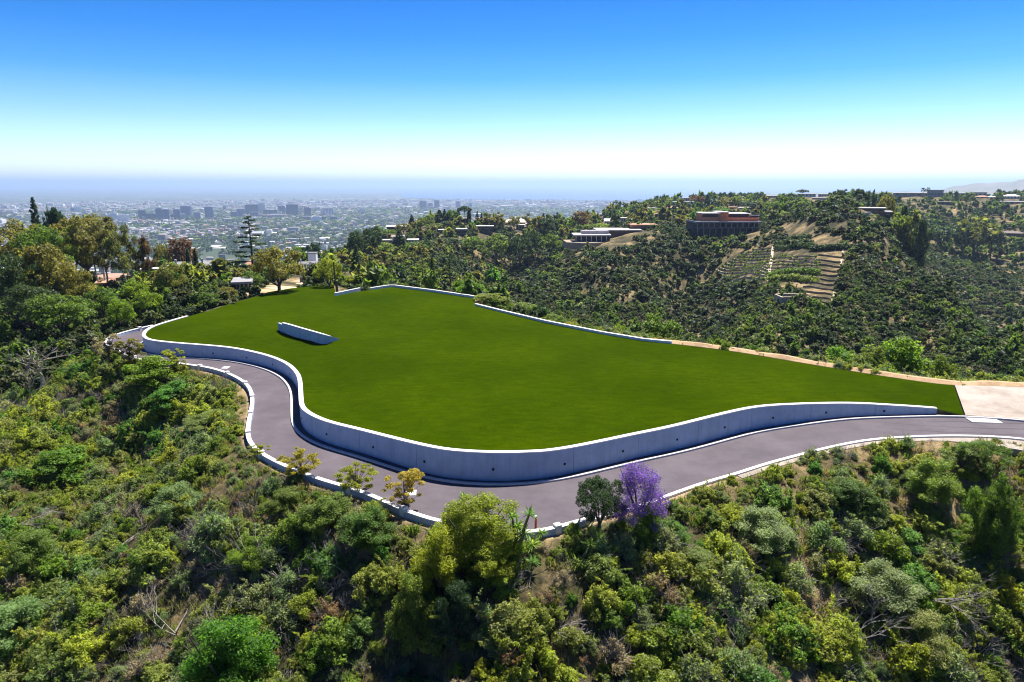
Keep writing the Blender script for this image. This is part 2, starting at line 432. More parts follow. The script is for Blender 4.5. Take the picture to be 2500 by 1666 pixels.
# ------------------------------------------------------------------ materials
def new_mat(name):
    m = bpy.data.materials.new(name); m.use_nodes = True
    return m, m.node_tree.nodes, m.node_tree.links
def ramp(n, stops):
    r = n.new('ShaderNodeValToRGB')
    for k, (p, c) in enumerate(stops):
        e = r.color_ramp.elements[k] if k < 2 else r.color_ramp.elements.new(p)
        e.position = p; e.color = (*c, 1)
    return r
def noise(n, l, scale, detail=4, co=None, rough=0.6):
    t = n.new('ShaderNodeTexNoise'); t.inputs['Scale'].default_value = scale; t.inputs['Detail'].default_value = detail; t.inputs['Roughness'].default_value = rough
    if co: l.new(co, t.inputs['Vector'])
    return t
def pmat(name, c1, c2=None, scale=3.0, rough=0.8, bump=0.0, bscale=None, spec=0.3):
    m, n, l = new_mat(name); b = n['Principled BSDF']
    b.inputs['Roughness'].default_value = rough; b.inputs['Specular IOR Level'].default_value = spec
    g = n.new('ShaderNodeNewGeometry')
    c2 = c2 or tuple(x * 0.72 for x in c1)
    t = noise(n, l, scale, 6, g.outputs['Position'], 0.65)
    r = ramp(n, [(0.32, c2), (0.68, c1)])
    l.new(t.outputs[0], r.inputs[0]); l.new(r.outputs[0], b.inputs['Base Color'])
    if bump:
        t2 = noise(n, l, bscale or scale * 6, 4, g.outputs['Position'])
        bp = n.new('ShaderNodeBump'); bp.inputs['Strength'].default_value = bump; bp.inputs['Distance'].default_value = 0.05
        l.new(t2.outputs[0], bp.inputs['Height']); l.new(bp.outputs[0], b.inputs['Normal'])
    return m
def leaf_mat(name, stops, trans=0.3, rough=0.55):
    trans = min(0.55, trans + 0.17)
    m, n, l = new_mat(name); b = n['Principled BSDF']
    b.inputs['Roughness'].default_value = rough; b.inputs['Specular IOR Level'].default_value = 0.25
    oi = n.new('ShaderNodeObjectInfo'); at_ = n.new('ShaderNodeAttribute'); at_.attribute_name = 'tint'
    r = ramp(n, stops)
    l.new(oi.outputs['Random'], r.inputs[0])
    mp = n.new('ShaderNodeMapRange'); mp.inputs[3].default_value = 0.5; mp.inputs[4].default_value = 1.7
    l.new(at_.outputs['Fac'], mp.inputs[0])
    mu = n.new('ShaderNodeVectorMath'); mu.operation = 'SCALE'
    l.new(r.outputs[0], mu.inputs[0]); l.new(mp.outputs[0], mu.inputs['Scale'])
    l.new(mu.outputs[0], b.inputs['Base Color'])
    tr = n.new('ShaderNodeBsdfTranslucent'); tm = n.new('ShaderNodeVectorMath'); tm.operation = 'MULTIPLY'; tm.inputs[1].default_value = (2.3, 2.2, 1.2)
    l.new(mu.outputs[0], tm.inputs[0]); l.new(tm.outputs[0], tr.inputs[0])
    mx = n.new('ShaderNodeMixShader'); mx.inputs[0].default_value = trans
    l.new(b.outputs[0], mx.inputs[1]); l.new(tr.outputs[0], mx.inputs[2]); l.new(mx.outputs[0], n['Material Output'].inputs[0])
    return m

M = {}
M['chaparral'] = leaf_mat('chaparral_leaves', [(0.0, (0.095, 0.18, 0.02)), (0.12, (0.19, 0.23, 0.03)), (0.25, (0.07, 0.165, 0.02)), (0.4, (0.235, 0.255, 0.05)), (0.55, (0.14, 0.19, 0.05)), (0.7, (0.26, 0.30, 0.035)), (0.85, (0.18, 0.20, 0.075)), (1.0, (0.08, 0.19, 0.03))])
M['far_brush'] = leaf_mat('far_brush_leaves', [(0.0, (0.025, 0.048, 0.018)), (0.25, (0.045, 0.065, 0.026)), (0.5, (0.03, 0.068, 0.016)), (0.75, (0.08, 0.095, 0.03)), (1.0, (0.055, 0.058, 0.04))], 0.2)
M['sage'] = leaf_mat('sage_leaves', [(0.0, (0.16, 0.20, 0.09)), (0.5, (0.14, 0.22, 0.08)), (1.0, (0.24, 0.25, 0.13))])
M['dry'] = leaf_mat('dry_brush_leaves', [(0.0, (0.20, 0.16, 0.08)), (0.5, (0.25, 0.22, 0.13)), (1.0, (0.20, 0.12, 0.05))], 0.15)
M['bright'] = leaf_mat('bright_leaves', [(0.0, (0.10, 0.19, 0.018)), (0.5, (0.14, 0.20, 0.02)), (1.0, (0.075, 0.17, 0.02))], 0.4)
M['yellow'] = leaf_mat('yellow_green_leaves', [(0.0, (0.20, 0.22, 0.02)), (0.5, (0.19, 0.23, 0.025)), (1.0, (0.26, 0.23, 0.025))], 0.35)
M['gold'] = leaf_mat('golden_leaves', [(0.0, (0.30, 0.23, 0.04)), (1.0, (0.28, 0.26, 0.05))], 0.35)
M['olive'] = leaf_mat('olive_leaves', [(0.0, (0.13, 0.135, 0.03)), (0.5, (0.16, 0.15, 0.035)), (1.0, (0.11, 0.13, 0.03))], 0.25)
M['euc'] = leaf_mat('eucalyptus_leaves', [(0.0, (0.12, 0.14, 0.045)), (0.5, (0.15, 0.145, 0.05)), (1.0, (0.10, 0.13, 0.04))], 0.25)
M['dark'] = leaf_mat('dark_leaves', [(0.0, (0.03, 0.06, 0.018)), (0.5, (0.045, 0.075, 0.022)), (1.0, (0.03, 0.065, 0.028))], 0.15)
M['green'] = leaf_mat('green_leaves', [(0.0, (0.07, 0.13, 0.02)), (0.5, (0.10, 0.16, 0.025)), (1.0, (0.13, 0.17, 0.03))], 0.25)
M['russet'] = leaf_mat('russet_leaves', [(0.0, (0.12, 0.065, 0.04)), (0.5, (0.11, 0.075, 0.045)), (1.0, (0.13, 0.08, 0.045))], 0.25)
M['purple'] = leaf_mat('jacaranda_blossom', [(0.0, (0.165, 0.075, 0.50)), (1.0, (0.165, 0.075, 0.50))], 0.35)
M['yucca'] = leaf_mat('yucca_blades', [(0.0, (0.1440, 0.2400, 0.0324)), (0.5, (0.1080, 0.2160, 0.0432)), (1.0, (0.2160, 0.2880, 0.0432))], 0.3)
M['grass_dry'] = leaf_mat('dry_grass_blades', [(0.0, (0.22, 0.18, 0.07)), (0.5, (0.18, 0.17, 0.06)), (1.0, (0.10, 0.13, 0.03))], 0.1)
M['bark'] = pmat('bark', (0.09, 0.07, 0.055), None, 6)
M['bark_pale'] = pmat('pale_bark', (0.42, 0.38, 0.30), (0.28, 0.24, 0.19), 5)
M['twig'] = pmat('grey_twigs', (0.27, 0.245, 0.22), (0.15, 0.13, 0.12), 4)
M['thatch'] = pmat('yucca_thatch', (0.16, 0.13, 0.07), None, 6)

# ------------------------------------------------------------------ ground sheet
def soil_material():
    m, n, l = new_mat('hillside_soil'); b = n['Principled BSDF']; b.inputs['Roughness'].default_value = 0.95; b.inputs['Specular IOR Level'].default_value = 0.1
    g = n.new('ShaderNodeNewGeometry')
    a = noise(n, l, 0.09, 8, g.outputs['Position'], 0.7)
    r1 = ramp(n, [(0.40, (0.045, 0.045, 0.025)), (0.50, (0.10, 0.085, 0.045)), (0.58, (0.25, 0.185, 0.10)), (0.72, (0.42, 0.32, 0.19))])
    l.new(a.outputs[0], r1.inputs[0])
    bb = noise(n, l, 1.6, 8, g.outputs['Position'], 0.75)
    r2 = ramp(n, [(0.35, (0.45, 0.48, 0.42)), (0.65, (1.25, 1.2, 1.1))])
    l.new(bb.outputs[0], r2.inputs[0])
    mu = n.new('ShaderNodeMix'); mu.data_type = 'RGBA'; mu.blend_type = 'MULTIPLY'; mu.inputs[0].default_value = 1
    l.new(r1.outputs[0], mu.inputs[6]); l.new(r2.outputs[0], mu.inputs[7])
    # bare graded soil next to the lawn
    at_ = n.new('ShaderNodeAttribute'); at_.attribute_name = 'bare'
    d = noise(n, l, 0.8, 6, g.outputs['Position'], 0.7)
    r3 = ramp(n, [(0.35, (0.36, 0.23, 0.12)), (0.65, (0.56, 0.42, 0.27))])
    l.new(d.outputs[0], r3.inputs[0])
    m2 = n.new('ShaderNodeMix'); m2.data_type = 'RGBA'
    l.new(at_.outputs['Fac'], m2.inputs[0]); l.new(mu.outputs[2], m2.inputs[6]); l.new(r3.outputs[0], m2.inputs[7])
    # the plain: streets, roofs and gardens too far off to tell apart
    ac = n.new('ShaderNodeAttribute'); ac.attribute_name = 'city'
    v = n.new('ShaderNodeTexVoronoi'); v.inputs['Scale'].default_value = 0.018; l.new(g.outputs['Position'], v.inputs['Vector'])
    r4 = ramp(n, [(0.0, (0.035, 0.05, 0.03)), (0.6, (0.045, 0.065, 0.035)), (0.72, (0.10, 0.10, 0.09)), (0.86, (0.24, 0.22, 0.2)), (0.95, (0.5, 0.47, 0.44))])
    sp = n.new('ShaderNodeSeparateColor'); l.new(v.outputs['Color'], sp.inputs[0]); l.new(sp.outputs[0], r4.inputs[0])
    big = noise(n, l, 0.0012, 4, g.outputs['Position']); r5 = ramp(n, [(0.42, (0, 0, 0)), (0.58, (1, 1, 1))]); l.new(big.outputs[0], r5.inputs[0])
    m4 = n.new('ShaderNodeMix'); m4.data_type = 'RGBA'; m4.inputs[6].default_value = (0.055, 0.075, 0.04, 1)
    l.new(r5.outputs[0], m4.inputs[0]); l.new(r4.outputs[0], m4.inputs[7])
    m3 = n.new('ShaderNodeMix'); m3.data_type = 'RGBA'
    l.new(ac.outputs['Fac'], m3.inputs[0]); l.new(m2.outputs[2], m3.inputs[6]); l.new(m4.outputs[2], m3.inputs[7])
    l.new(m3.outputs[2], b.inputs['Base Color'])
    bp = n.new('ShaderNodeBump'); bp.inputs['Strength'].default_value = 0.7; bp.inputs['Distance'].default_value = 0.25
    l.new(bb.outputs[0], bp.inputs['Height']); l.new(bp.outputs[0], b.inputs['Normal'])
    return m
M['soil'] = soil_material()
azs = np.radians(np.concatenate([np.arange(-180, -46, 4.0), np.arange(-46, 46.01, 0.22), np.arange(50, 180, 4.0)]))
rs = np.concatenate([[3, 8, 14, 20], np.geomspace(24, 1400, 400), np.geomspace(1450, 70000, 60)])
A_, R_ = np.meshgrid(azs, rs, indexing='ij')
X_, Y_ = R_ * np.sin(A_), R_ * np.cos(A_)
Z_ = ground(X_, Y_)
na, nr = A_.shape
V = np.stack([X_.ravel(), Y_.ravel(), Z_.ravel()], 1)
V = np.vstack([V, [[0, 0, float(Z_[:, 0].mean())]]])
ii, jj = np.meshgrid(np.arange(na), np.arange(nr - 1), indexing='ij')
i2 = (ii + 1) % na
Fq = np.stack([ii * nr + jj, ii * nr + jj + 1, i2 * nr + jj + 1, i2 * nr + jj], -1).reshape(-1, 4)
Ft = np.array([[na * nr, k * nr, ((k + 1) % na) * nr] for k in range(na)])
gm = mesh_np('hillside_ground', V, [Fq, Ft], M['soil'])
bare = np.zeros(len(V))
bx, by = V[:, 0], V[:, 1]
nearm = np.hypot(bx, by) < 220
dl = np.full(len(V), 99.0)
dl[nearm] = dist_line(bx[nearm], by[nearm], plat_poly, True)
bare = 0.7 * (1 - sstep(0.2, 0.7, dl)) + (1 - sstep(1.8, 3.6, dl)) * (bx > 16) * (by > bx * 0.35 + 52)
bare = np.minimum(bare, 1)
def pad(px, py, rad_px, z):
    p = at(px, py, z); return p, rad_px
# the bare earth mound and graded yard behind the lawn
BARE = [(hit(760, 685)[:2], 7.5), (hit(700, 700)[:2], 5), (hit(850, 690)[:2], 5), (hit(880, 697)[:2], 4), (hit(640, 712)[:2], 4)]
for c, rr in BARE:
    bare = np.maximum(bare, 1 - sstep(rr * 0.7, rr * 1.1, np.hypot(bx - c[0], by - c[1])))
a_ = gm.attributes.new('bare', 'FLOAT', 'POINT'); a_.data.foreach_set('value', bare.astype(np.float32))
city_w = sstep(-150, -215, -0 + V[:, 2]) * 0
city_w = 1 - sstep(-222, -170, V[:, 2])
a_ = gm.attributes.new('city', 'FLOAT', 'POINT'); a_.data.foreach_set('value', city_w.astype(np.float32))
gm.polygons.foreach_set('use_smooth', np.ones(len(gm.polygons), bool))
tag(obj('hillside_ground', gm), kind='structure')

# sea on the horizon
sea_m, n_, l_ = new_mat('sea_water'); n_['Principled BSDF'].inputs['Base Color'].default_value = (0.02, 0.06, 0.12, 1); n_['Principled BSDF'].inputs['Roughness'].default_value = 0.35
g_ = n_.new('ShaderNodeNewGeometry'); t_ = noise(n_, l_, 0.02, 4, g_.outputs['Position']); bp_ = n_.new('ShaderNodeBump'); bp_.inputs['Strength'].default_value = 0.4; bp_.inputs['Distance'].default_value = 2
l_.new(t_.outputs[0], bp_.inputs['Height']); l_.new(bp_.outputs[0], n_['Principled BSDF'].inputs['Normal'])
coast = [(-9, 13500), (-6, 12000), (0, 11200), (6, 10800), (12, 10500), (20, 9800), (30, 9500), (45, 9500)]
mb = MB(); v1 = [(r * math.sin(math.radians(a)), r * math.cos(math.radians(a)), -226) for a, r in coast]
v2 = [(66000 * math.sin(math.radians(a)), 66000 * math.cos(math.radians(a)), -226) for a, r in coast]
k_ = len(coast)
mb.poly(v1 + v2, [(i, i + 1, k_ + i + 1, k_ + i) for i in range(k_ - 1)])
tag(mb.obj('sea', sea_m), kind='structure')

# blue mountains far to the right
def mountains():
    cols = [(1850, 474), (2000, 471), (2150, 469), (2250, 468), (2300, 463), (2360, 450), (2400, 448), (2450, 446), (2490, 439), (2560, 430), (2700, 428), (3000, 426), (3500, 432)]
    pxs = np.arange(1850, 3500, 12); tops = np.interp(pxs, [c[0] for c in cols], [c[1] for c in cols])
    V = []; rows = 14
    for px, t in zip(pxs, tops):
        dx, dy = px_dir(px, 450)
        for k in range(rows):
            f = k / (rows - 1); r = 6500 + 3500 * f
            crest = row_z(dy * 8700, t + 1.5 * math.sin(px * 0.11))
            h = -235 + (crest + 235) * math.sin(math.pi * min(f / 1.2, 1)) ** 0.8 * (1 + 0.12 * float(fbm(np.array(px / 30.0), np.array(f * 6), 3)) * (1 if f < 0.5 else 0.3))
            V.append((dx * r, dy * r, min(h, crest + 8)))
    n = len(pxs)
    F = [[i * rows + j, (i + 1) * rows + j, (i + 1) * rows + j + 1, i * rows + j + 1] for i in range(n - 1) for j in range(rows - 1)]
    me = mesh_np('mountains', V, [np.array(F)], pmat('mountain_scrub', (0.07, 0.08, 0.04), (0.16, 0.13, 0.08), 0.004))
    me.polygons.foreach_set('use_smooth', np.ones(len(F), bool))
    return tag(obj('mountains', me), kind='structure')
mountains()

# ------------------------------------------------------------------ lawn, road, walls
def cdt_mesh(name, loop_xyz, inner_xy, zfun, mat):
    n = len(loop_xyz)
    pts = [Vector((p[0], p[1])) for p in loop_xyz] + [Vector(p) for p in inner_xy]
    r = delaunay_2d_cdt(pts, [], [list(range(n))], 1, 1e-4)
    vs = np.array([(v.x, v.y) for v in r[0]])
    z = zfun(vs[:, 0], vs[:, 1])
    d = {(round(p[0], 3), round(p[1], 3)): p[2] for p in loop_xyz}
    V = [(v[0], v[1], d.get((round(v[0], 3), round(v[1], 3)), zz)) for v, zz in zip(vs, z)]
    me = bpy.data.meshes.new(name); me.from_pydata(V, [], r[2]); me.materials.append(mat); me.update()
    # all faces up
    fl = [p.index for p in me.polygons if p.normal.z < 0]
    if fl: me.flip_normals() if len(fl) > len(me.polygons) / 2 else None
    me.polygons.foreach_set('use_smooth', np.ones(len(me.polygons), bool))
    return me
# low ground of the lawn west of the little wall
dip_line = np.array([at(*p, 1.9) for p in [(812, 834), (830, 880), (850, 930), (885, 980), (960, 1030), (1060, 1060), (1200, 1072), (1400, 1055)]])
edge_s = lawn_edge[::2]
def lawn_z(x, y):
    num = np.zeros(np.shape(x)); den = np.zeros(np.shape(x))
    for p in edge_s:
        w = 1 / (((x - p[0]) ** 2 + (y - p[1]) ** 2) ** 1.5 + 0.02)
        num += w * p[2]; den += w
    z = num / den
    d = dist_line(x, y, lawn_poly, True)
    # the strip beside the curved wall lies lower; a soft bank separates it from the upper lawn
    west = (x < np.interp(y, dip_line[::-1, 1], dip_line[::-1, 0])) | (y < np.interp(x, dip_line[:, 0], dip_line[:, 1]))
    dd_ = dist_line(x, y, dip_line)
    z = z - 0.22 * np.where(west, sstep(0, 1.2, dd_), 0) * sstep(0.5, 3.5, d) * (x < 8) * (y < 88)
    z = z + 0.35 * sstep(0, 14, d) + fbm(x / 14, y / 14, 3) * 0.14 * sstep(0, 5, d)
    return z
gx, gy = np.meshgrid(np.arange(-56, 50, 1.1), np.arange(48, 138, 1.1))
gx = gx.ravel() + rng.uniform(-.3, .3, gx.size); gy = gy.ravel() + rng.uniform(-.3, .3, gy.size)
k = in_poly(gx, gy, lawn_poly) & (dist_line(gx, gy, lawn_poly, True) > 0.6)
def lawn_material():
    m, n, l = new_mat('mown_lawn'); b = n['Principled BSDF']; b.inputs['Roughness'].default_value = 1.0; b.inputs['Specular IOR Level'].default_value = 0.0
    g = n.new('ShaderNodeNewGeometry')
    mp = n.new('ShaderNodeMapping'); mp.inputs['Scale'].default_value = (0.45, 1.3, 1); l.new(g.outputs['Position'], mp.inputs[0])
    t1 = noise(n, l, 1.3, 8, mp.outputs[0], 0.8); t2 = noise(n, l, 6, 4, g.outputs['Position'], 0.8); t3 = noise(n, l, 0.06, 6, g.outputs['Position'], 0.6)
    r1 = ramp(n, [(0.3, (0.0175, 0.036, 0.0005)), (0.7, (0.040, 0.066, 0.0005))]); l.new(t1.outputs[0], r1.inputs[0])
    r2 = ramp(n, [(0.3, (0.72, 0.74, 0.7)), (0.55, (1.0, 1.0, 1.0)), (0.74, (1.25, 1.22, 1.3)), (0.82, (2.3, 2.0, 5))]); l.new(t2.outputs[0], r2.inputs[0])
    r3 = ramp(n, [(0.38, (0.74, 0.80, 0.9)), (0.62, (1.15, 1.10, 1))]); l.new(t3.outputs[0], r3.inputs[0])
    a = n.new('ShaderNodeMix'); a.data_type = 'RGBA'; a.blend_type = 'MULTIPLY'; a.inputs[0].default_value = 1
    c = n.new('ShaderNodeMix'); c.data_type = 'RGBA'; c.blend_type = 'MULTIPLY'; c.inputs[0].default_value = 1
    l.new(r1.outputs[0], a.inputs[6]); l.new(r2.outputs[0], a.inputs[7]); l.new(a.outputs[2], c.inputs[6]); l.new(r3.outputs[0], c.inputs[7])
    l.new(c.outputs[2], b.inputs['Base Color'])
    bp = n.new('ShaderNodeBump'); bp.inputs['Strength'].default_value = 0.35; bp.inputs['Distance'].default_value = 0.05
    l.new(t2.outputs[0], bp.inputs['Height']); l.new(bp.outputs[0], b.inputs['Normal'])
    return m
lawn_me = cdt_mesh('lawn', [tuple(p) for p in lawn_edge], list(zip(gx[k], gy[k])), lawn_z, lawn_material())
lawn = tag(obj('lawn', lawn_me), kind='structure')
# a turf edge so that the lawn is a slab, not a sheet
nE = len(lawn_edge)
Vs = np.vstack([lawn_edge, lawn_edge - [0, 0, 1.4]])
me = mesh_np('lawn_edge', Vs, [np.array([[i, (i + 1) % nE, nE + (i + 1) % nE, nE + i] for i in range(nE)])], M['soil'])
obj('turf_edge', me, lawn)

def asphalt():
    m, n, l = new_mat('asphalt'); b = n['Principled BSDF']; b.inputs['Roughness'].default_value = 0.85; b.inputs['Specular IOR Level'].default_value = 0.25
    g = n.new('ShaderNodeNewGeometry')
    t1 = noise(n, l, 0.25, 6, g.outputs['Position'], 0.7); t2 = noise(n, l, 14, 5, g.outputs['Position'], 0.8)
    r1 = ramp(n, [(0.3, (0.066, 0.055, 0.063)), (0.7, (0.112, 0.094, 0.106))]); l.new(t1.outputs[0], r1.inputs[0])
    r2 = ramp(n, [(0.3, (0.78, 0.78, 0.8)), (0.7, (1.2, 1.18, 1.2))]); l.new(t2.outputs[0], r2.inputs[0])
    a = n.new('ShaderNodeMix'); a.data_type = 'RGBA'; a.blend_type = 'MULTIPLY'; a.inputs[0].default_value = 1
    l.new(r1.outputs[0], a.inputs[6]); l.new(r2.outputs[0], a.inputs[7])
    # tyre marks near the gate: arcs about a point
    vm = n.new('ShaderNodeVectorMath'); vm.operation = 'DISTANCE'; l.new(g.outputs['Position'], vm.inputs[0])
    cpt = at_road(2150, 830); vm.inputs[1].default_value = (cpt[0], cpt[1] + 6, cpt[2])
    wv = n.new('ShaderNodeMath'); wv.operation = 'SINE'
    ml = n.new('ShaderNodeMath'); ml.operation = 'MULTIPLY'; ml.inputs[1].default_value = 4.3; l.new(vm.outputs['Value'], ml.inputs[0])
    t3 = noise(n, l, 0.12, 3, g.outputs['Position']); ad = n.new('ShaderNodeMath'); ad.operation = 'MULTIPLY_ADD'; ad.inputs[1].default_value = 9
    l.new(t3.outputs[0], ad.inputs[0]); l.new(ml.outputs[0], ad.inputs[2]); l.new(ad.outputs[0], wv.inputs[0])
    r4 = ramp(n, [(0.86, (1, 1, 1)), (0.99, (0.5, 0.5, 0.52))]); l.new(wv.outputs[0], r4.inputs[0])
    sx = n.new('ShaderNodeSeparateXYZ'); l.new(g.outputs['Position'], sx.inputs[0])
    mr = n.new('ShaderNodeMapRange'); mr.inputs[1].default_value = 30; mr.inputs[2].default_value = 42; l.new(sx.outputs[0], mr.inputs[0])
    c = n.new('ShaderNodeMix'); c.data_type = 'RGBA'; c.blend_type = 'MULTIPLY'; l.new(mr.outputs[0], c.inputs[0])
    l.new(a.outputs[2], c.inputs[6]); l.new(r4.outputs[0], c.inputs[7])
    l.new(c.outputs[2], b.inputs['Base Color'])
    bp = n.new('ShaderNodeBump'); bp.inputs['Strength'].default_value = 0.3; bp.inputs['Distance'].default_value = 0.02
    l.new(t2.outputs[0], bp.inputs['Height']); l.new(bp.outputs[0], b.inputs['Normal'])
    return m
road_loop = np.vstack([para[:, :2], kerb_out[:, :2], road_in_r[::-1, :2], wall[::-1, :2], [[-53, 103]]])
rl = [(x, y, float(road_z(x, y))) for x, y in road_loop]
gx, gy = np.meshgrid(np.arange(-64, 70, 1.8), np.arange(38, 108, 1.8)); gx, gy = gx.ravel(), gy.ravel()
k = in_poly(gx, gy, road_loop) & (dist_line(gx, gy, road_loop, True) > 0.5)
road = tag(obj('road', cdt_mesh('road', rl, list(zip(gx[k], gy[k])), lambda x, y: road_z(x, y), asphalt())), kind='structure')

M['concrete'] = pmat('wall_concrete', (0.40, 0.47, 0.59), (0.33, 0.39, 0.50), 1.2, 0.9)  # blue of the shaded wall faces is mixed into this base colour
def streaks(m):
    n, l = m.node_tree.nodes, m.node_tree.links; b = n['Principled BSDF']; src = b.inputs['Base Color'].links[0].from_socket
    g = n.new('ShaderNodeNewGeometry'); mp = n.new('ShaderNodeMapping'); mp.inputs['Scale'].default_value = (2.2, 2.2, 0.18); l.new(g.outputs['Position'], mp.inputs[0])
    t = noise(n, l, 1.0, 6, mp.outputs[0], 0.7); r = ramp(n, [(0.35, (0.88, 0.88, 0.88)), (0.55, (1, 1, 1)), (0.75, (1.05, 1.05, 1.05))]); l.new(t.outputs[0], r.inputs[0])
    a = n.new('ShaderNodeMix'); a.data_type = 'RGBA'; a.blend_type = 'MULTIPLY'; a.inputs[0].default_value = 1
    l.new(src, a.inputs[6]); l.new(r.outputs[0], a.inputs[7]); l.new(a.outputs[2], b.inputs['Base Color'])
streaks(M['concrete'])
M['white_conc'] = pmat('white_coping', (0.78, 0.75, 0.73), (0.62, 0.6, 0.58), 2.5, 0.9)  # on the retaining wall: same concrete, coloured whiter for its sunlit top
M['kerb'] = pmat('kerb_concrete', (0.55, 0.53, 0.53), (0.42, 0.40, 0.40), 3, 0.85)
M['steel'] = pmat('cover_plate', (0.62, 0.62, 0.62), None, 4, 0.5)
M['darkhole'] = pmat('weep_hole_dark', (0.03, 0.03, 0.035), None, 4)

# main retaining wall: core, coping, panels, weep holes
rw = empty('retaining_wall')
tag(rw, 'long curving pale concrete retaining wall holding the lawn above the road', 'wall')
wbase = wall.copy()
def rzw(i, p=wall): return float(road_z(p[i, 0], p[i, 1]))
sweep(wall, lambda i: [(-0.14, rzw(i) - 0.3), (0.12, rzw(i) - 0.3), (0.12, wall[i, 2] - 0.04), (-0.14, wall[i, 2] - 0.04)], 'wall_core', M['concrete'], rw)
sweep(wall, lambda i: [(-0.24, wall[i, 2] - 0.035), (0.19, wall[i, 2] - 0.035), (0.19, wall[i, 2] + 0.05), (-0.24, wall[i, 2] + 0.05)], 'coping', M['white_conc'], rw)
step = 8
for i in range(0, len(wall) - 1, step):
    j = min(i + step, len(wall) - 1)
    if j - i < 2: continue
    seg = wall[i:j + 1].copy()
    d0 = (seg[1] - seg[0]); d1 = seg[-1] - seg[-2]
    seg[0] += d0 * 0.02; seg[-1] -= d1 * 0.02
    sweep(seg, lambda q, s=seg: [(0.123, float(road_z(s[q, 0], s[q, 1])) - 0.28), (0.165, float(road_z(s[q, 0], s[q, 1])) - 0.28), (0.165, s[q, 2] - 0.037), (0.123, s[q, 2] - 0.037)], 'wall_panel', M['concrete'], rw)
tw = np.gradient(wall[:, :2], axis=0); tw /= np.linalg.norm(tw, axis=1)[:, None]
wh = MB().tube([(0, 0, 0), (0, 0.06, 0)], 0.11, 10).mesh('weep_hole', M['darkhole'])
for i in range(6, len(wall) - 4, 7):
    nx, ny = tw[i, 1], -tw[i, 0]
    o = obj('weep_hole', wh, rw, (wall[i, 0] + nx * 0.135, wall[i, 1] + ny * 0.135, rzw(i) + 0.42 * (wall[i, 2] - rzw(i))))
    o.rotation_euler = (0, 0, math.atan2(ny, nx) - math.pi / 2)
# gutter kerb at its foot
g = offset(wall, 0.95)
g = relax(g, 2)
ext = np.array([[*p[:2], 0] for p in road_in_r[1:]])
gk = resample(relax(np.vstack([g[4:-2], ext]), 3), 0.9)
ko = sweep(gk, lambda i: [(-0.10, float(road_z(gk[i, 0], gk[i, 1])) - 0.1), (0.12, float(road_z(gk[i, 0], gk[i, 1])) - 0.1), (0.12, float(road_z(gk[i, 0], gk[i, 1])) + 0.13), (-0.10, float(road_z(gk[i, 0], gk[i, 1])) + 0.13)], 'gutter_kerb', M['kerb'])
tag(ko, 'thin pale kerb running along the foot of the curved retaining wall', 'kerb')
gut = offset(gk, -0.42)
# parapet
pp = empty('parapet_wall'); tag(pp, 'low white parapet wall with square posts on the outer side of the road bend', 'wall')
def parap(path, name):
    return sweep(path, lambda i: [(-0.17, -1.3), (0.17, -1.3), (0.17, 0.38), (-0.17, 0.38)], name, M['concrete'], pp)
parap(para, 'wall_body')
sweep(para, lambda i: [(-0.185, 0.385), (0.185, 0.385), (0.185, 0.44), (-0.185, 0.44)], 'coping', M['white_conc'], pp)
pm = MB().box(-0.205, 0.205, -0.205, 0.205, -1.3, 0.56).box(-0.222, 0.222, -0.222, 0.222, 0.563, 0.60).mesh('post', M['white_conc'])
tp = np.gradient(para[:, :2], axis=0)
for i in range(3, len(para), 7):
    o = obj('post', pm, pp, (para[i, 0], para[i, 1], 0)); o.rotation_euler = (0, 0, math.atan2(tp[i, 1], tp[i, 0]))
ko = sweep(kerb_out, lambda i: [(-0.16, kerb_out[i, 2] - 0.4), (0.16, kerb_out[i, 2] - 0.4), (0.16, kerb_out[i, 2] + 0.09), (-0.16, kerb_out[i, 2] + 0.09)], 'road_kerb', M['white_conc'])
tag(ko, 'white concrete kerb edging the outer side of the road on the right', 'kerb')
# low walls on the far rim of the lawn
def rim_wall(pts, h, name, label, wdt=0.3, z=2.2):
    p = np.array([[*at(*q, z), z] for q in pts]); p = resample(p, 1.2)
    root = empty(name, (p[0, 0], p[0, 1], z)); tag(root, label, 'wall', 'low white walls on the far rim of the lawn')
    q = p - [p[0, 0], p[0, 1], 0]
    sweep(q, lambda i: [(-wdt / 2, -1.6), (wdt / 2, -1.6), (wdt / 2, h - 0.06), (-wdt / 2, h - 0.06)], 'wall_body', M['white_conc'], root)
    sweep(q, lambda i: [(-wdt / 2 - 0.05, h - 0.058), (wdt / 2 + 0.05, h - 0.058), (wdt / 2 + 0.05, h), (-wdt / 2 - 0.05, h)], 'coping', M['white_conc'], root)
rim_wall([(818, 722), (879, 709)], 0.5, 'low_wall', 'short low white wall at the back of the lawn beside the leaning wooden pole')
rim_wall([(905, 708), (946, 701.5), (959, 700.5), (1055, 712.5), (1158, 728)], 0.42, 'low_wall', 'low white wall round the peaked far corner of the lawn before the conifers')
rim_wall([(1161, 746), (1225, 762), (1334, 788), (1468, 815), (1575, 833), (1640, 839)], 0.33, 'low_wall', 'long low white wall along the canyon side of the lawn')
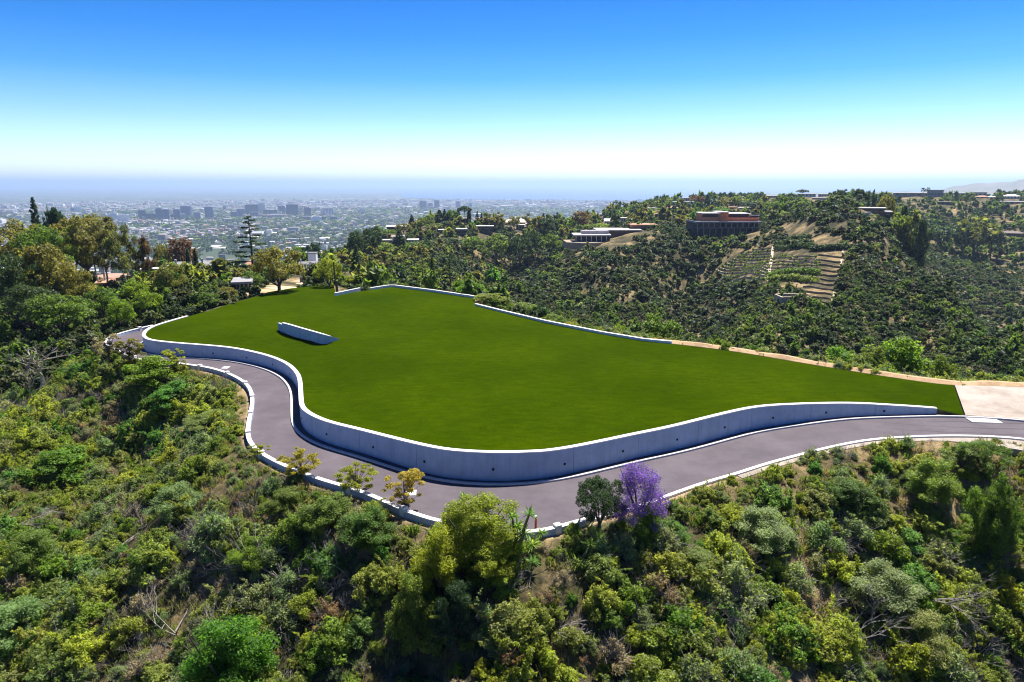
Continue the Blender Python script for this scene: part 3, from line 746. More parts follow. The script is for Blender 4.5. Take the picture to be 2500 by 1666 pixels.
# free standing wall in the lawn
def at_lawn(px, py):
    z = 1.8
    for _ in range(5):
        p_ = at(px, py, z); z = float(lawn_z(np.array([p_[0]]), np.array([p_[1]]))[0])
    return p_
gw = [(at_lawn(*a), t_) for a, t_ in [((682, 806), 787), ((705, 817), 792), ((734, 826), 800.5), ((762, 832), 808.5), ((788, 835.5), 816), ((812, 834), 823), ((826, 829), 828)]]
pa = gw[0][0]
root = empty('garden_wall', (pa[0], pa[1], 2.3)); tag(root, 'short white retaining wall tinted shade blue standing alone in the middle of the lawn', 'wall')
q = resample(relax(smooth([[*p_, row_z(p_[1], t_)] for p_, t_ in gw], 5), 1), 0.5)
q[:, :2] -= pa
q[:, 2] -= 2.3
kk = 3
sweep(q[kk:], lambda i: [(-0.13, -1.2), (0.13, -1.2), (0.13, q[i + kk, 2]), (-0.13, q[i + kk, 2])], 'wall_panel', M['concrete'], root)
sweep(q[:kk + 1], lambda i: [(-0.10, -1.2), (0.16, -1.2), (0.16, q[0, 2] - 0.07), (-0.10, q[0, 2] - 0.07)], 'wall_panel', M['concrete'], root)
sweep(q[kk:], lambda i: [(-0.16, q[i + kk, 2] + 0.003), (0.15, q[i + kk, 2] + 0.003), (0.15, q[i + kk, 2] + 0.06), (-0.16, q[i + kk, 2] + 0.06)], 'coping', M['white_conc'], root)

# sandy rim of raw earth along the canyon side of the lawn
rp = np.array([[*at(*q, z), z] for q, z in [((1560, 831), 2.2), ((1650, 839.5), 2.22), ((1798, 858), 2.18), ((1946, 883), 2.12), ((2094, 907.5), 2.02), ((2242, 930), 1.88), ((2329, 939.5), 1.76), ((2500, 944), 1.72), ((2640, 948), 1.7)]])
rp = resample(offset(relax(smooth(rp, 5), 2), -0.85), 0.8)
hh_ = [0.10 + 0.22 * float(vnoise(np.array(i * .31), np.array(2.2))) for i in range(len(rp))]
o_ = sweep(rp, lambda i: [(-0.9, rp[i, 2] - 1.4), (0.80, rp[i, 2] - 0.6), (0.75, rp[i, 2] - 0.06), (0.2, rp[i, 2] + hh_[i]), (-0.4, rp[i, 2] + hh_[i] * .8), (-0.85, rp[i, 2] - 0.15)], 'earth_berm_path', pmat('sandy_rim', (0.50, 0.34, 0.19), (0.34, 0.22, 0.12), 1.5, 0.95, 0.6, 5))
tag(o_, kind='structure')
# concrete forecourt on the right and pale verge
M['sand_conc'] = pmat('pale_forecourt', (0.40, 0.35, 0.30), (0.24, 0.20, 0.16), 0.5, 0.95, 0.4, 5)
fc = [at_road(2354, 1014)[:2], at(2329, 941, 1.72), at(2500, 946, 1.72), [95, 74], [95, 60], list(road_in_r[-1][:2]), list(road_in_r[3][:2]), list(road_in_r[2][:2]), list(road_in_r[1][:2])]
fc = [(p[0] + 0.12, p[1] + 0.05, (1.73 if i in (1, 2, 3) else float(road_z(p[0], p[1])) + 0.08)) for i, p in enumerate(fc)]
me = bpy.data.meshes.new('forecourt'); n_ = len(fc)
me.from_pydata(fc + [(a, b, c - 0.5) for a, b, c in fc], [], [list(range(n_))[::-1]] + [(i, (i + 1) % n_, n_ + (i + 1) % n_, n_ + i) for i in range(n_)]); me.materials.append(M['sand_conc']); me.update()
tag(obj('concrete_forecourt', me), kind='structure')
vg = resample(offset(kerb_out[14:], 0.98), 1.0)
me_ = sweep(vg, lambda i: [(-0.85, float(road_z(vg[i, 0], vg[i, 1])) - 0.5), (-0.3 + 2.2 * float(sstep(35, 44, vg[i, 0])), float(road_z(vg[i, 0], vg[i, 1])) - 0.6), (-0.3 + 2.2 * float(sstep(35, 44, vg[i, 0])), float(road_z(vg[i, 0], vg[i, 1])) - 0.02), (-0.85, float(road_z(vg[i, 0], vg[i, 1])) + 0.03)], 'sandy_verge_path', M['sand_conc'])
tag(me_, kind='structure')
# covers in the road
def cover(px, py, w, d, lab, rz=0.0, name='utility_cover'):
    p = at_road(px, py); r_ = empty(name, (p[0], p[1], p[2] + 0.004), rz)
    tag(r_, lab, 'utility cover', 'pale covers set in the asphalt')
    MB().box(-w / 2, w / 2, -d / 2, d / 2, 0, 0.02).obj('frame', M['kerb'], r_)
    MB().box(-w / 2 + 0.05, w / 2 - 0.05, -d / 2 + 0.05, d / 2 - 0.05, 0.021, 0.035).obj('plate', M['white_conc'], r_)
cover(1003, 1204, 0.8, 0.9, 'pale square cover plate in the road behind the golden sapling', 0.1)
cover(551, 898, 0.8, 1.0, 'pale cover plate in the road at the start of the S bend, far left')
cover(2402, 1027, 2.6, 1.2, 'wide white rectangular plate in the road before the forecourt', -0.08)
# orange marker post
p = at_road(1308, 1293)
b_ = empty('marker_bollard', (p[0], p[1] + 0.15, 0)); tag(b_, 'orange marker bollard with a white cap standing by the parapet', 'bollard')
MB().tube([(0, 0, -0.1), (0, 0, 0.82)], 0.075, 10).obj('post', pmat('orange_plastic', (0.55, 0.09, 0.03), (0.45, 0.07, 0.03), 5, 0.5), b_)
MB().tube([(0, 0, 0.822), (0, 0, 0.9)], 0.085, 10).obj('cap', M['white_conc'], b_)

# ------------------------------------------------------------------ foliage meshes
def leaves(g, cen, rad, n, size, up=0.35, shell=0.45, asp=1.7, sq=0.8):
    cen = np.asarray(cen, float); rad = np.asarray(rad, float)
    p = rad ** 2; idx = g.choice(len(cen), n, p=p / p.sum())
    d = g.normal(size=(n, 3)); d /= np.linalg.norm(d, axis=1)[:, None]
    rr = shell + (1 - shell) * g.random(n) ** 0.6
    pos = cen[idx] + d * (rad[idx] * rr)[:, None] * np.array([1, 1, sq])
    nrm = d * 0.6 + g.normal(size=(n, 3)) * 0.55 + np.array([0, 0, up])
    nrm /= np.linalg.norm(nrm, axis=1)[:, None]
    a = np.cross(nrm, g.normal(size=(n, 3))); a /= np.linalg.norm(a, axis=1)[:, None]
    b = np.cross(nrm, a)
    s = size * (0.6 + 0.8 * g.random(n))
    a *= (s * asp / 2)[:, None]; b *= (s / 2)[:, None]
    V = np.stack([pos - a, pos - b * 0.9, pos + a, pos + b * 0.9], 1).reshape(-1, 3)
    F = np.arange(4 * n).reshape(-1, 4)
    tint = np.clip(g.normal(0.45, 0.22, n) + 0.12 * g.normal(size=len(cen))[idx], 0, 1)
    return V, F, tint
def tubes(segs, k=3):
    """segs: list of (p0, p1, r0, r1) -> open tubes"""
    P0 = np.array([s[0] for s in segs], float); P1 = np.array([s[1] for s in segs], float)
    r0 = np.array([s[2] for s in segs]); r1 = np.array([s[3] for s in segs])
    t = P1 - P0; t /= np.linalg.norm(t, axis=1)[:, None] + 1e-9
    h = np.where(np.abs(t[:, 2:3]) > 0.9, [[1., 0, 0]], [[0, 0, 1.]])
    a = np.cross(t, h); a /= np.linalg.norm(a, axis=1)[:, None]; b = np.cross(t, a)
    n = len(segs); V = np.zeros((n, 2, k, 3))
    for j in range(k):
        c, s = math.cos(2 * math.pi * j / k), math.sin(2 * math.pi * j / k)
        o = a * c + b * s
        V[:, 0, j] = P0 + o * r0[:, None]; V[:, 1, j] = P1 + o * r1[:, None]
    base = (np.arange(n) * 2 * k)[:, None]
    F = np.concatenate([np.stack([base[:, 0] + j, base[:, 0] + (j + 1) % k, base[:, 0] + k + (j + 1) % k, base[:, 0] + k + j], 1) for j in range(k)])
    return V.reshape(-1, 3), F
def branch(g, p, d, length, r, depth, segs, spread=0.6, kids=3, ends=None, bend=0.25, up=0.1):
    p = np.array(p, float); d = np.array(d, float); d /= np.linalg.norm(d)
    nseg = 3
    for i in range(nseg):
        d2 = d + g.normal(size=3) * bend * 0.5 + np.array([0, 0, up * 0.3]); d2 /= np.linalg.norm(d2)
        q = p + d2 * length / nseg
        segs.append((p, q, r * (1 - 0.22 * i), r * (1 - 0.22 * (i + 1))))
        if depth > 0 and i > 0:
            for _ in range(kids if i == nseg - 1 else 1):
                dd = d2 + g.normal(size=3) * spread; dd[2] += up
                branch(g, q, dd, length * g.uniform(0.5, 0.75), r * 0.5, depth - 1, segs, spread, kids, ends, bend, up)
        p, d = q, d2
    if ends is not None and depth == 0: ends.append(p)
def join_me(name, parts, mats):
    """parts: list of (V,F,mat index,tint or None)"""
    off = 0; VV, FF, mi, tt = [], [], [], []
    for V, F, m, t in parts:
        VV.append(V); FF.append(F + off); off += len(V)
        mi.append(np.full(len(F), m)); tt.append(t if t is not None else np.full(len(F), 0.5))
    return mesh_np(name, np.vstack(VV), FF, mats, np.concatenate(mi), np.concatenate(tt))

def shrub_geo(seed, rad, nleaf, leaf, clumps=14, tall=0.8, twigs=18):
    g = np.random.default_rng(seed)
    cen, rr = [], []
    for i in range(clumps):
        a = g.uniform(0, 6.28); q = rad * g.uniform(0.05, 1.05); hh = max(0.25, 1.15 - (q / rad) ** 2 * 0.8) * g.uniform(0.45, 1.15)
        cen.append((math.cos(a) * q, math.sin(a) * q * 0.85, rad * tall * hh)); rr.append(rad * g.uniform(0.10, 0.40))
        if g.random() < 0.4:
            cen.append((math.cos(a) * q, math.sin(a) * q * 0.85, rad * tall * hh * 0.5)); rr.append(rad * g.uniform(0.2, 0.4))
    # loose outer sprays break up the outline
    for i in range(clumps // 2):
        c = np.array(cen[int(g.integers(len(cen)))]); d_ = g.normal(size=3); d_[2] = abs(d_[2]) + .4; d_ /= np.linalg.norm(d_)
        for s_ in (0.22, 0.36, 0.48):
            cen.append(tuple(c + d_ * rad * s_)); rr.append(rad * (0.13 - s_ * 0.14))
    V, F, t = leaves(g, cen, rr, nleaf, leaf, 0.45, 0.12, 2.2)
    segs = []
    for i in range(twigs):
        c = np.array(cen[i % clumps]) * g.uniform(0.8, 1.25) + g.normal(size=3) * rad * 0.1
        m = c * 0.5 + g.normal(size=3) * rad * 0.08
        segs += [((0, 0, -0.2), m, 0.035 * rad, 0.022 * rad), (m, c, 0.022 * rad, 0.008 * rad)]
        for q in range(2):
            segs.append((c * 0.8, c + g.normal(size=3) * rad * 0.34 + np.array([0, 0, rad * 0.16]), 0.012 * rad, 0.005 * rad))
    TV, TF = tubes(segs)
    return (V, F, t), (TV, TF)
def dead_geo(seed, rad, kids=3):
    g = np.random.default_rng(seed); segs = []
    for i in range(9):
        a = g.uniform(0, 6.28)
        branch(g, (0, 0, -0.1), (math.cos(a), math.sin(a), g.uniform(0.3, 1.3)), rad * 0.65, 0.022 * rad + 0.008, 2, segs, 0.55, kids, None, 0.35, 0.12)
    return tubes(segs)

hidden = {}
def library(name, items):
    col = bpy.data.collections.new(name)
    for i, (nm, me) in enumerate(items):
        o = bpy.data.objects.new('%s_%02d' % (nm, i), me); col.objects.link(o)
    return col
def scatter(name, label, pts, idx, scl, rotz, tilt, col, kind='stuff'):
    n = len(pts)
    me = bpy.data.meshes.new(name); me.vertices.add(n); me.vertices.foreach_set('co', np.asarray(pts, np.float32).ravel())
    a = me.attributes.new('idx', 'INT', 'POINT'); a.data.foreach_set('value', np.asarray(idx, np.int32))
    a = me.attributes.new('scl', 'FLOAT_VECTOR', 'POINT'); a.data.foreach_set('vector', np.asarray(scl, np.float32).ravel())
    rot = np.zeros((n, 3), np.float32); rot[:, 2] = rotz
    rot[:, 0] = tilt[0]; rot[:, 1] = tilt[1]
    a = me.attributes.new('rot', 'FLOAT_VECTOR', 'POINT'); a.data.foreach_set('vector', rot.ravel())
    o = obj(name, me); tag(o, label, None, None, kind)
    t = bpy.data.node_groups.new(name, 'GeometryNodeTree')
    t.interface.new_socket('Geometry', in_out='INPUT', socket_type='NodeSocketGeometry')
    t.interface.new_socket('Geometry', in_out='OUTPUT', socket_type='NodeSocketGeometry')
    N, L = t.nodes, t.links
    gi, go = N.new('NodeGroupInput'), N.new('NodeGroupOutput')
    ci = N.new('GeometryNodeCollectionInfo'); ci.inputs[0].default_value = col
    ci.inputs['Separate Children'].default_value = True; ci.inputs['Reset Children'].default_value = True
    ip = N.new('GeometryNodeInstanceOnPoints'); ip.inputs['Pick Instance'].default_value = True
    def named(nm, ty):
        q = N.new('GeometryNodeInputNamedAttribute'); q.data_type = ty; q.inputs[0].default_value = nm; return q
    L.new(gi.outputs[0], ip.inputs['Points']); L.new(ci.outputs[0], ip.inputs['Instance'])
    L.new(named('idx', 'INT').outputs[0], ip.inputs['Instance Index'])
    L.new(named('rot', 'FLOAT_VECTOR').outputs[0], ip.inputs['Rotation'])
    L.new(named('scl', 'FLOAT_VECTOR').outputs[0], ip.inputs['Scale'])
    L.new(ip.outputs[0], go.inputs[0])
    md = o.modifiers.new('scatter', 'NODES'); md.node_group = t
    return o

# near shrubs: separate foliage and branch meshes
KINDS = ['green', 'sage', 'dry', 'bright', 'dead', 'olive']
near_lib = {}
for kk, (mat, n, leaf, tw) in {'green': ('chaparral', 8500, 0.064, 26), 'sage': ('sage', 5200, 0.055, 60), 'dry': ('dry', 3000, 0.05, 80), 'bright': ('bright', 5500, 0.075, 20), 'olive': ('yellow', 5000, 0.07, 20)}.items():
    L = []
    for v in range(5 if kk == 'green' else 3):
        (V, F, t), (TV, TF) = shrub_geo(100 + 17 * v + len(kk) * 7, 1.0, n, leaf, 34 if kk != 'dry' else 16, 0.9, tw)
        L.append((mesh_np(kk + '_foliage', V, [F], M[mat], None, t), mesh_np(kk + '_branches', TV, [TF], M['twig'] if kk in ('sage', 'dry') else M['bark']),
                  join_me(kk + '_mass', [(V, F, 0, t), (TV, TF, 1, None)], [M[mat], M['twig'] if kk in ('sage', 'dry') else M['bark']])))
    near_lib[kk] = L
near_lib['dead'] = []
for v in range(3):
    TV, TF = dead_geo(50 + v, 1.0); m_ = mesh_np('dead_branches', TV, [TF], M['twig'])
    near_lib['dead'].append((m_, None, m_))

def jitter_grid(r0, r1, sp, px0=-160, px1=2660, seed=1):
    g = np.random.default_rng(seed)
    X = r1 * 0.80
    x, y = np.meshgrid(np.arange(-X, X, sp), np.arange(max(8, r0 * 0.5), r1, sp))
    x = x.ravel() + g.uniform(-.48, .48, x.size) * sp; y = y.ravel() + g.uniform(-.48, .48, x.size) * sp
    r = np.hypot(x, y); k = (r > r0) & (r <= r1)
    x, y = x[k], y[k]
    z = ground(x, y)
    px, py = project(x, y, z)
    k = (px > px0) & (px < px1) & (py < 1850)
    return x[k], y[k], z[k], px[k], py[k], g
def in_frame_visible(x, y, z, h=2.0):
    """is the point h metres above the ground seen over the ground in between?"""
    vis = np.ones(len(x), bool)
    for f in np.linspace(0.25, 0.985, 26):
        zz = CAMZ + (z + h - CAMZ) * f
        vis &= ground(x * f, y * f) < zz + 0.5
    return vis

# photograph rows/columns to keep clear of scrub: yards, vineyard, bare cuts (column, row, half sizes)
CLEAR_PX = [(1490, 592, 75, 16), (1500, 570, 90, 12), (1780, 570, 84, 14), (2010, 590, 44, 20), (2050, 552, 26, 10), (790, 683, 90, 22), (700, 702, 60, 16), (150, 665, 120, 28), (270, 684, 46, 9),
            (870, 698, 60, 12), (470, 655, 60, 14), (1960, 560, 50, 18)]
VINE_QUAD = [(1720, 680), (1790, 622), (1838, 606), (1885, 600), (2062, 608), (2060, 660), (2034, 746), (1942, 748), (1955, 712), (1895, 694), (1860, 700)]
H_ = [(1013, 1050, 536, 551, 520, 'tan_wall', 'tile', 'hip', 'tan tiled house just below the left end of the middle ridge crest'),
      (945, 1002, 553, 563, 470, 'dark_wall', 'white_wall', 'flat', 'low dark house with a long white roof at the left ridge tip'), (948, 980, 562, 569, 462, 'dark_wall', 'white_wall', 'flat', 'lower white roofed terrace under the long flat roofed house'),
      (997, 1020, 585, 601, 380, 'white_wall', 'white_wall', 'flat', 'white cubic house above the green slope with dark windows'), (958, 985, 577, 590, 400, 'white_wall', 'cream', 'flat', 'small white house left of the big conifer'), (937, 955, 586, 594, 385, 'tan_wall', 'cream', 'flat', 'cream low house at the head of the green slope'),
      (1068, 1092, 546, 558, 480, 'tan_wall', 'white_wall', 'hip', 'reddish house with scattered white roofs in the middle ridge'), (1072, 1086, 561, 569, 465, 'grey_wall', 'white_wall', 'flat', 'small pale roof below the reddish house'),
      (1128, 1150, 533, 545, 530, 'grey_wall', 'cream', 'flat', 'grey house with cream roof under the skyline pines'), (1160, 1185, 532, 541, 535, 'tan_wall', 'tile', 'hip', 'small tiled house behind the brown trees on the middle ridge'), (1116, 1138, 559, 575, 470, 'dark_wall', 'white_wall', 'flat', 'dark blue shaded house with a pale roof edge'),
      (1165, 1203, 552, 572, 480, 'brown_wall', 'cream', 'flat', 'dark red brown house with thin columns on the canyon flank'), (1228, 1290, 535, 546, 540, 'tan_wall', 'cream', 'pyramid', 'cream house with a pyramid roof on the middle ridge'), (1260, 1280, 549, 562, 520, 'grey_wall', 'white_wall', 'flat', 'grey block below the pyramid roofed house'),
      (1285, 1312, 546, 560, 525, 'grey_wall', 'white_wall', 'flat', 'bluish grey box house right of the pyramid roofed house'), (1383, 1405, 535, 548, 545, 'white_wall', 'white_wall', 'hip', 'bright white hipped roof house left of the russet tree'), (1350, 1360, 543, 553, 540, 'tan_wall', 'cream', 'flat', 'little cream house among bright green bushes'),
      (1476, 1492, 534, 547, 600, 'white_wall', 'white_wall', 'gable', 'white gabled house behind the tall dark conifer'), (1510, 1528, 532, 541, 600, 'white_wall', 'white_wall', 'flat', 'small white block above the long curved house'), (1525, 1540, 509, 518, 800, 'white_wall', 'white_wall', 'gable', 'white gabled house on the shoulder of the right ridge'),
      (1455, 1470, 523, 530, 720, 'tan_wall', 'white_wall', 'flat', 'tiny pale roof on the dark shoulder of the ridge'), (1583, 1604, 509, 513, 680, 'tan_wall', 'white_wall', 'flat', 'long thin white roof in the trees'), (1632, 1655, 503, 515, 660, 'grey_wall', 'tile', 'hip', 'rusty hipped roof house below the turquoise roof'),
      (1645, 1694, 493, 500, 730, 'white_wall', 'turq', 'flat', 'long house with a pale turquoise flat roof on the ridge top'), (1668, 1682, 483, 492, 745, 'white_wall', 'white_wall', 'flat', 'white upper storey block beside the turquoise roof'), (1710, 1740, 496, 502, 740, 'white_wall', 'white_wall', 'flat', 'low white house right of the rust red trees'),
      (1765, 1800, 507, 512, 590, 'tan_wall', 'tile', 'flat', 'flat reddish roofed house above the timber mansion'), (1805, 1840, 507, 513, 590, 'white_wall', 'white_wall', 'flat', 'bright white flat roof above the timber mansion'), (1600, 1625, 522, 529, 600, 'brown_wall', 'tile', 'flat', 'brown house with a red eave in dense trees'),
      (2097, 2155, 508, 518, 415, 'brown_wall', 'white_wall', 'flat', 'long low house with a white flat roof under the knoll trees'), (2110, 2170, 519, 526, 408, 'dark_wall', 'white_wall', 'flat', 'lower white canopy of the knoll house'),
      (2187, 2265, 471, 479, 1000, 'grey_wall', 'white_wall', 'flat', 'long pale house on the far right ridge left of the tall palms'), (2268, 2300, 464, 479, 1000, 'grey_wall', 'grey_wall', 'flat', 'bluish two storey house right of the tall palms'), (2310, 2365, 470, 473, 1010, 'grey_wall', 'white_wall', 'flat', 'dark flat building along the far right skyline'),
      (2380, 2407, 468, 473, 960, 'white_wall', 'white_wall', 'flat', 'white flat roof on the far right skyline'), (2293, 2320, 493, 500, 900, 'dark_wall', 'grey_wall', 'flat', 'dark roofed house in the middle of the far right slope'), (2385, 2410, 478, 485, 930, 'tan_wall', 'tile', 'hip', 'tan hipped house on the far right slope'),
      (2412, 2430, 479, 485, 930, 'grey_wall', 'white_wall', 'hip', 'grey roofed house right of the tan hipped house'), (2453, 2486, 475, 486, 900, 'white_wall', 'white_wall', 'hip', 'large white hipped house near the right edge'), (2440, 2500, 492, 498, 860, 'tan_wall', 'white_wall', 'flat', 'long pale terrace house at the right edge'),
      (2447, 2496, 565, 577, 590, 'brown_wall', 'slate', 'hip', 'brown shingled house at the right edge behind the dark hedge'), (1950, 1990, 473, 478, 1000, 'white_wall', 'white_wall', 'flat', 'pale roof on the hazy ridge behind the knoll trees'), (2000, 2030, 474, 479, 1010, 'white_wall', 'cream', 'flat', 'cream roof on the hazy ridge left of the knoll pines'),
      (1870, 1900, 478, 484, 960, 'tan_wall', 'white_wall', 'flat', 'small pale house on the hazy ridge above the timber mansion'), (1985, 2020, 484, 488, 930, 'brown_wall', 'white_wall', 'flat', 'thin pale roof low on the hazy ridge'),
      (236, 306, 682, 690, 165, 'tan_wall', 'salmon', 'hip', 'low salmon tiled shed roof under the pale eucalyptus'), (245, 268, 704, 712, 150, 'tan_wall', 'tile', 'flat', 'small tan roof below the salmon tiled shed'), (140, 153, 585, 592, 205, 'tan_wall', 'tile', 'hip', 'tiny roofed hut between dark trees on the left'),
      (512, 540, 616, 626, 420, 'white_wall', 'cream', 'hip', 'pale roofed house left of the tiered cedar'), (540, 580, 620, 633, 400, 'tan_wall', 'cream', 'hip', 'cream roofed villa just left of the tiered cedar'), (495, 515, 615, 628, 440, 'white_wall', 'cream', 'hip', 'whitish villa right of the cypresses'), (350, 395, 628, 638, 300, 'tan_wall', 'cream', 'flat', 'long pale roof behind the small dirt road'),
      (522, 548, 596, 602, 520, 'tan_wall', 'tile', 'hip', 'salmon roofed villa in the valley before the cedar'), (600, 640, 615, 630, 380, 'tan_wall', 'tile', 'hip', 'tile roofed house behind the large round oak'), (735, 760, 607, 612, 480, 'white_wall', 'cream', 'flat', 'small cream roof in the valley behind the chimney'),
      (578, 606, 703, 714, 150, 'grey_wall', 'grey_wall', 'flat', 'grey walled structure at the back left rim of the lawn')]
CLEAR_PX += [((h[0] + h[1]) / 2, h[3] + 3, (h[1] - h[0]) / 2 + 7, 9 if h[4] > 600 else 13) for h in H_]
def clear_mask(px, py):
    k = np.ones(len(px), bool)
    for cx, cy, a, b in CLEAR_PX:
        k &= ~((np.abs(px - cx) / a) ** 2 + (np.abs(py - cy) / b) ** 2 < 1)
    k &= ~in_poly(px, py, np.array(VINE_QUAD, float))
    return k

# --- zone A: the slope under the road, shrub by shrub
LAND = [((300, 950), 'below the start of the S bend'), ((480, 1060), 'left of the S bend parapet'), ((120, 1000), 'near the bare white tree'), ((100, 1250), 'at the left edge, halfway down'), ((350, 1300), 'in the middle of the left slope'),
        ((600, 1250), 'below the parapet saplings'), ((120, 1550), 'in the lower left corner'), ((420, 1560), 'along the bottom edge on the left'), ((700, 1560), 'below the fallen grey branches'), ((800, 1350), 'left of the golden green tree'),
        ((1000, 1480), 'below the golden green tree'), ((1180, 1600), 'at the bottom centre in the dark gully'), ((1330, 1420), 'below the yuccas'), ((1560, 1420), 'in the shade under the jacaranda'), ((1500, 1600), 'at the bottom edge right of the gully'),
        ((1750, 1280), 'right of the jacaranda'), ((1850, 1500), 'in the middle of the right slope'), ((2000, 1200), 'below the right hand kerb'), ((2250, 1160), 'by the slender trees under the forecourt'), ((2350, 1350), 'at the right edge, halfway down'),
        ((2150, 1600), 'along the bottom edge on the right'), ((2420, 1600), 'in the lower right corner')]
WORD = {'green': 'dense green shrub', 'sage': 'grey green sage shrub', 'dry': 'brown half dry shrub', 'bright': 'bright green leafy shrub', 'dead': 'leafless grey dead shrub', 'olive': 'yellow green shrub'}
KEEP_CLEAR_XY = []          # filled by trees that need room
x, y, z, px, py, g = jitter_grid(10, 105, 0.92, seed=11)
d = dist_line(x, y, plat_poly, True); ins = in_poly(x, y, plat_poly)
nz = fbm(x / 5.5, y / 5.5, 3); nz2 = fbm(x / 11 + 50, y / 11, 3); nz3 = fbm(x / 4 + 9, y / 4 + 70, 2)
dens = 0.95 + 0.62 * nz
k = (~ins) & (d > 0.75) & (g.random(len(x)) < dens) & clear_mask(px, py) & in_frame_visible(x, y, z, 1.2)
x, y, z, px, py, d, nz, nz2, nz3 = (q[k] for q in (x, y, z, px, py, d, nz, nz2, nz3))
u = g.random(len(x)) + nz2 * 0.55
kind = np.where(u < 0.16, 4, np.where(u < 0.34, 1, np.where(u < 0.46, 2, np.where(u > 1.10, 3, np.where((nz3 > 0.42) & (u > .7), 5, 0)))))
size = (0.58 + 1.1 * g.random(len(x)) ** 2.6 + 0.45 * np.clip(nz, -1, 1)) * (0.52 + 0.48 * sstep(0.5, 6, d))
size *= np.where(kind == 2, 0.8, 1.0) * np.where(kind == 4, 1.05, 1.0)
# left side of the road: taller growth
rngd = np.hypot(x, y)
vis_size = size / rngd
order = np.argsort(-vis_size * ((px > 0) & (px < 2500) & (py < 1640)))
LIMIT = {0: 300, 1: 110, 2: 80, 3: 60, 4: 90, 5: 60}
count = {q: 0 for q in LIMIT}
rest = []
for i in order:
    kd = int(kind[i])
    nm = KINDS[kd]
    if count[kd] < LIMIT[kd] and 0 < px[i] < 2500 and py[i] < 1640:
        count[kd] += 1
        lib = near_lib[nm]; fo, br, _ = lib[int(g.integers(len(lib)))]
        where = min(LAND, key=lambda q: (q[0][0] - px[i]) ** 2 + (q[0][1] - py[i]) ** 2)[1]
        o = obj(('dead_shrub' if kd == 4 else nm + '_shrub'), fo, None, (x[i], y[i], z[i] - 0.05))
        sz = ' small' if size[i] < 0.95 else (' big' if size[i] > 1.45 else '')
        lab = (sz + ' ' + WORD[nm]).strip() + ' ' + where
        tag(o, lab, 'shrub', lab); PLACED.append((o, px[i], py[i]))
        s = size[i]; o.scale = (s, s, s * g.uniform(0.75, 1.15)); o.rotation_euler = (g.normal() * 0.12, g.normal() * 0.12, g.uniform(0, 6.28))
        if br is not None and count[kd] < 200:
            b = obj('branches', br, o)
    else:
        rest.append(i)
rest = np.array(rest)
items, start = [], {}
for nm in KINDS:
    start[nm] = (len(items), len(near_lib[nm])); items += [('a%02d_' % len(items) + nm, l[2]) for l in near_lib[nm]]
col_near = bpy.data.collections.new('near_shrub_library')
for i, (nm, me) in enumerate(items):
    col_near.objects.link(bpy.data.objects.new('shrub_%02d' % i, me))
def idx_of(kinds, g):
    return np.array([start[KINDS[q]][0] + int(g.integers(start[KINDS[q]][1])) for q in kinds])
sc3 = size[rest][:, None] * np.stack([np.ones(len(rest)), np.ones(len(rest)), g.uniform(0.75, 1.15, len(rest))], 1)
scatter('chaparral_undergrowth', 'mass of low green and grey brush filling the slope below the road', np.stack([x[rest], y[rest], z[rest] - 0.05], 1), idx_of(kind[rest], g), sc3,
        g.uniform(0, 6.28, len(rest)), (g.normal(size=len(rest)) * 0.12, g.normal(size=len(rest)) * 0.12), col_near)
print('near shrubs', len(x), 'single', len(x) - len(rest))

# grass tufts and low weeds between them
tuft = []
for v in range(4):
    gg = np.random.default_rng(900 + v); segs = []
    n = 46
    base = gg.normal(size=(n, 2)) * 0.16; dirn = gg.normal(size=(n, 2)) * 0.22; h = gg.uniform(0.25, 0.6, n)
    V, F = [], []
    for i in range(n):
        b0 = np.array([base[i, 0], base[i, 1], -0.05]); tip = b0 + np.array([dirn[i, 0], dirn[i, 1], h[i]])
        w = np.array([-dirn[i, 1], dirn[i, 0], 0]); w /= np.linalg.norm(w) + 1e-6; w *= 0.014
        m = (b0 + tip) / 2 + np.array([0, 0, 0.05]); c = len(V)
        V += [b0 - w, b0 + w, m + w, m - w, tip]; F += [(c, c + 1, c + 2, c + 3), (c + 3, c + 2, c + 4, c + 4)]
    V = np.array(V); Fq = np.array([f for f in F if f[2] != f[3]]); Ft = np.array([f[:3] for f in F if f[2] == f[3]])
    tuft.append(mesh_np('grass_tuft', V, [Fq, Ft], M['grass_dry'] if v < 2 else M['green'], None, gg.random(len(Fq) + len(Ft))))
col_t = bpy.data.collections.new('tuft_library')
for i, me in enumerate(tuft): col_t.objects.link(bpy.data.objects.new('tuft_%02d' % i, me))
x, y, z, px, py, g = jitter_grid(10, 95, 0.78, seed=21)
d = dist_line(x, y, plat_poly, True); ins = in_poly(x, y, plat_poly)
k = (~ins) & (d > 0.9) & (g.random(len(x)) < 0.62 + 0.5 * fbm(x / 6 + 3, y / 6, 3)) & in_frame_visible(x, y, z, 1.0)
x, y, z = x[k], y[k], z[k]; n = len(x)
scatter('dry_grass', 'dry golden grass growing in patches between the shrubs', np.stack([x, y, z], 1), g.integers(0, 4, n), (g.uniform(0.6, 1.4, n)[:, None] * np.ones((1, 3))), g.uniform(0, 6.28, n), (np.zeros(n), np.zeros(n)), col_t)

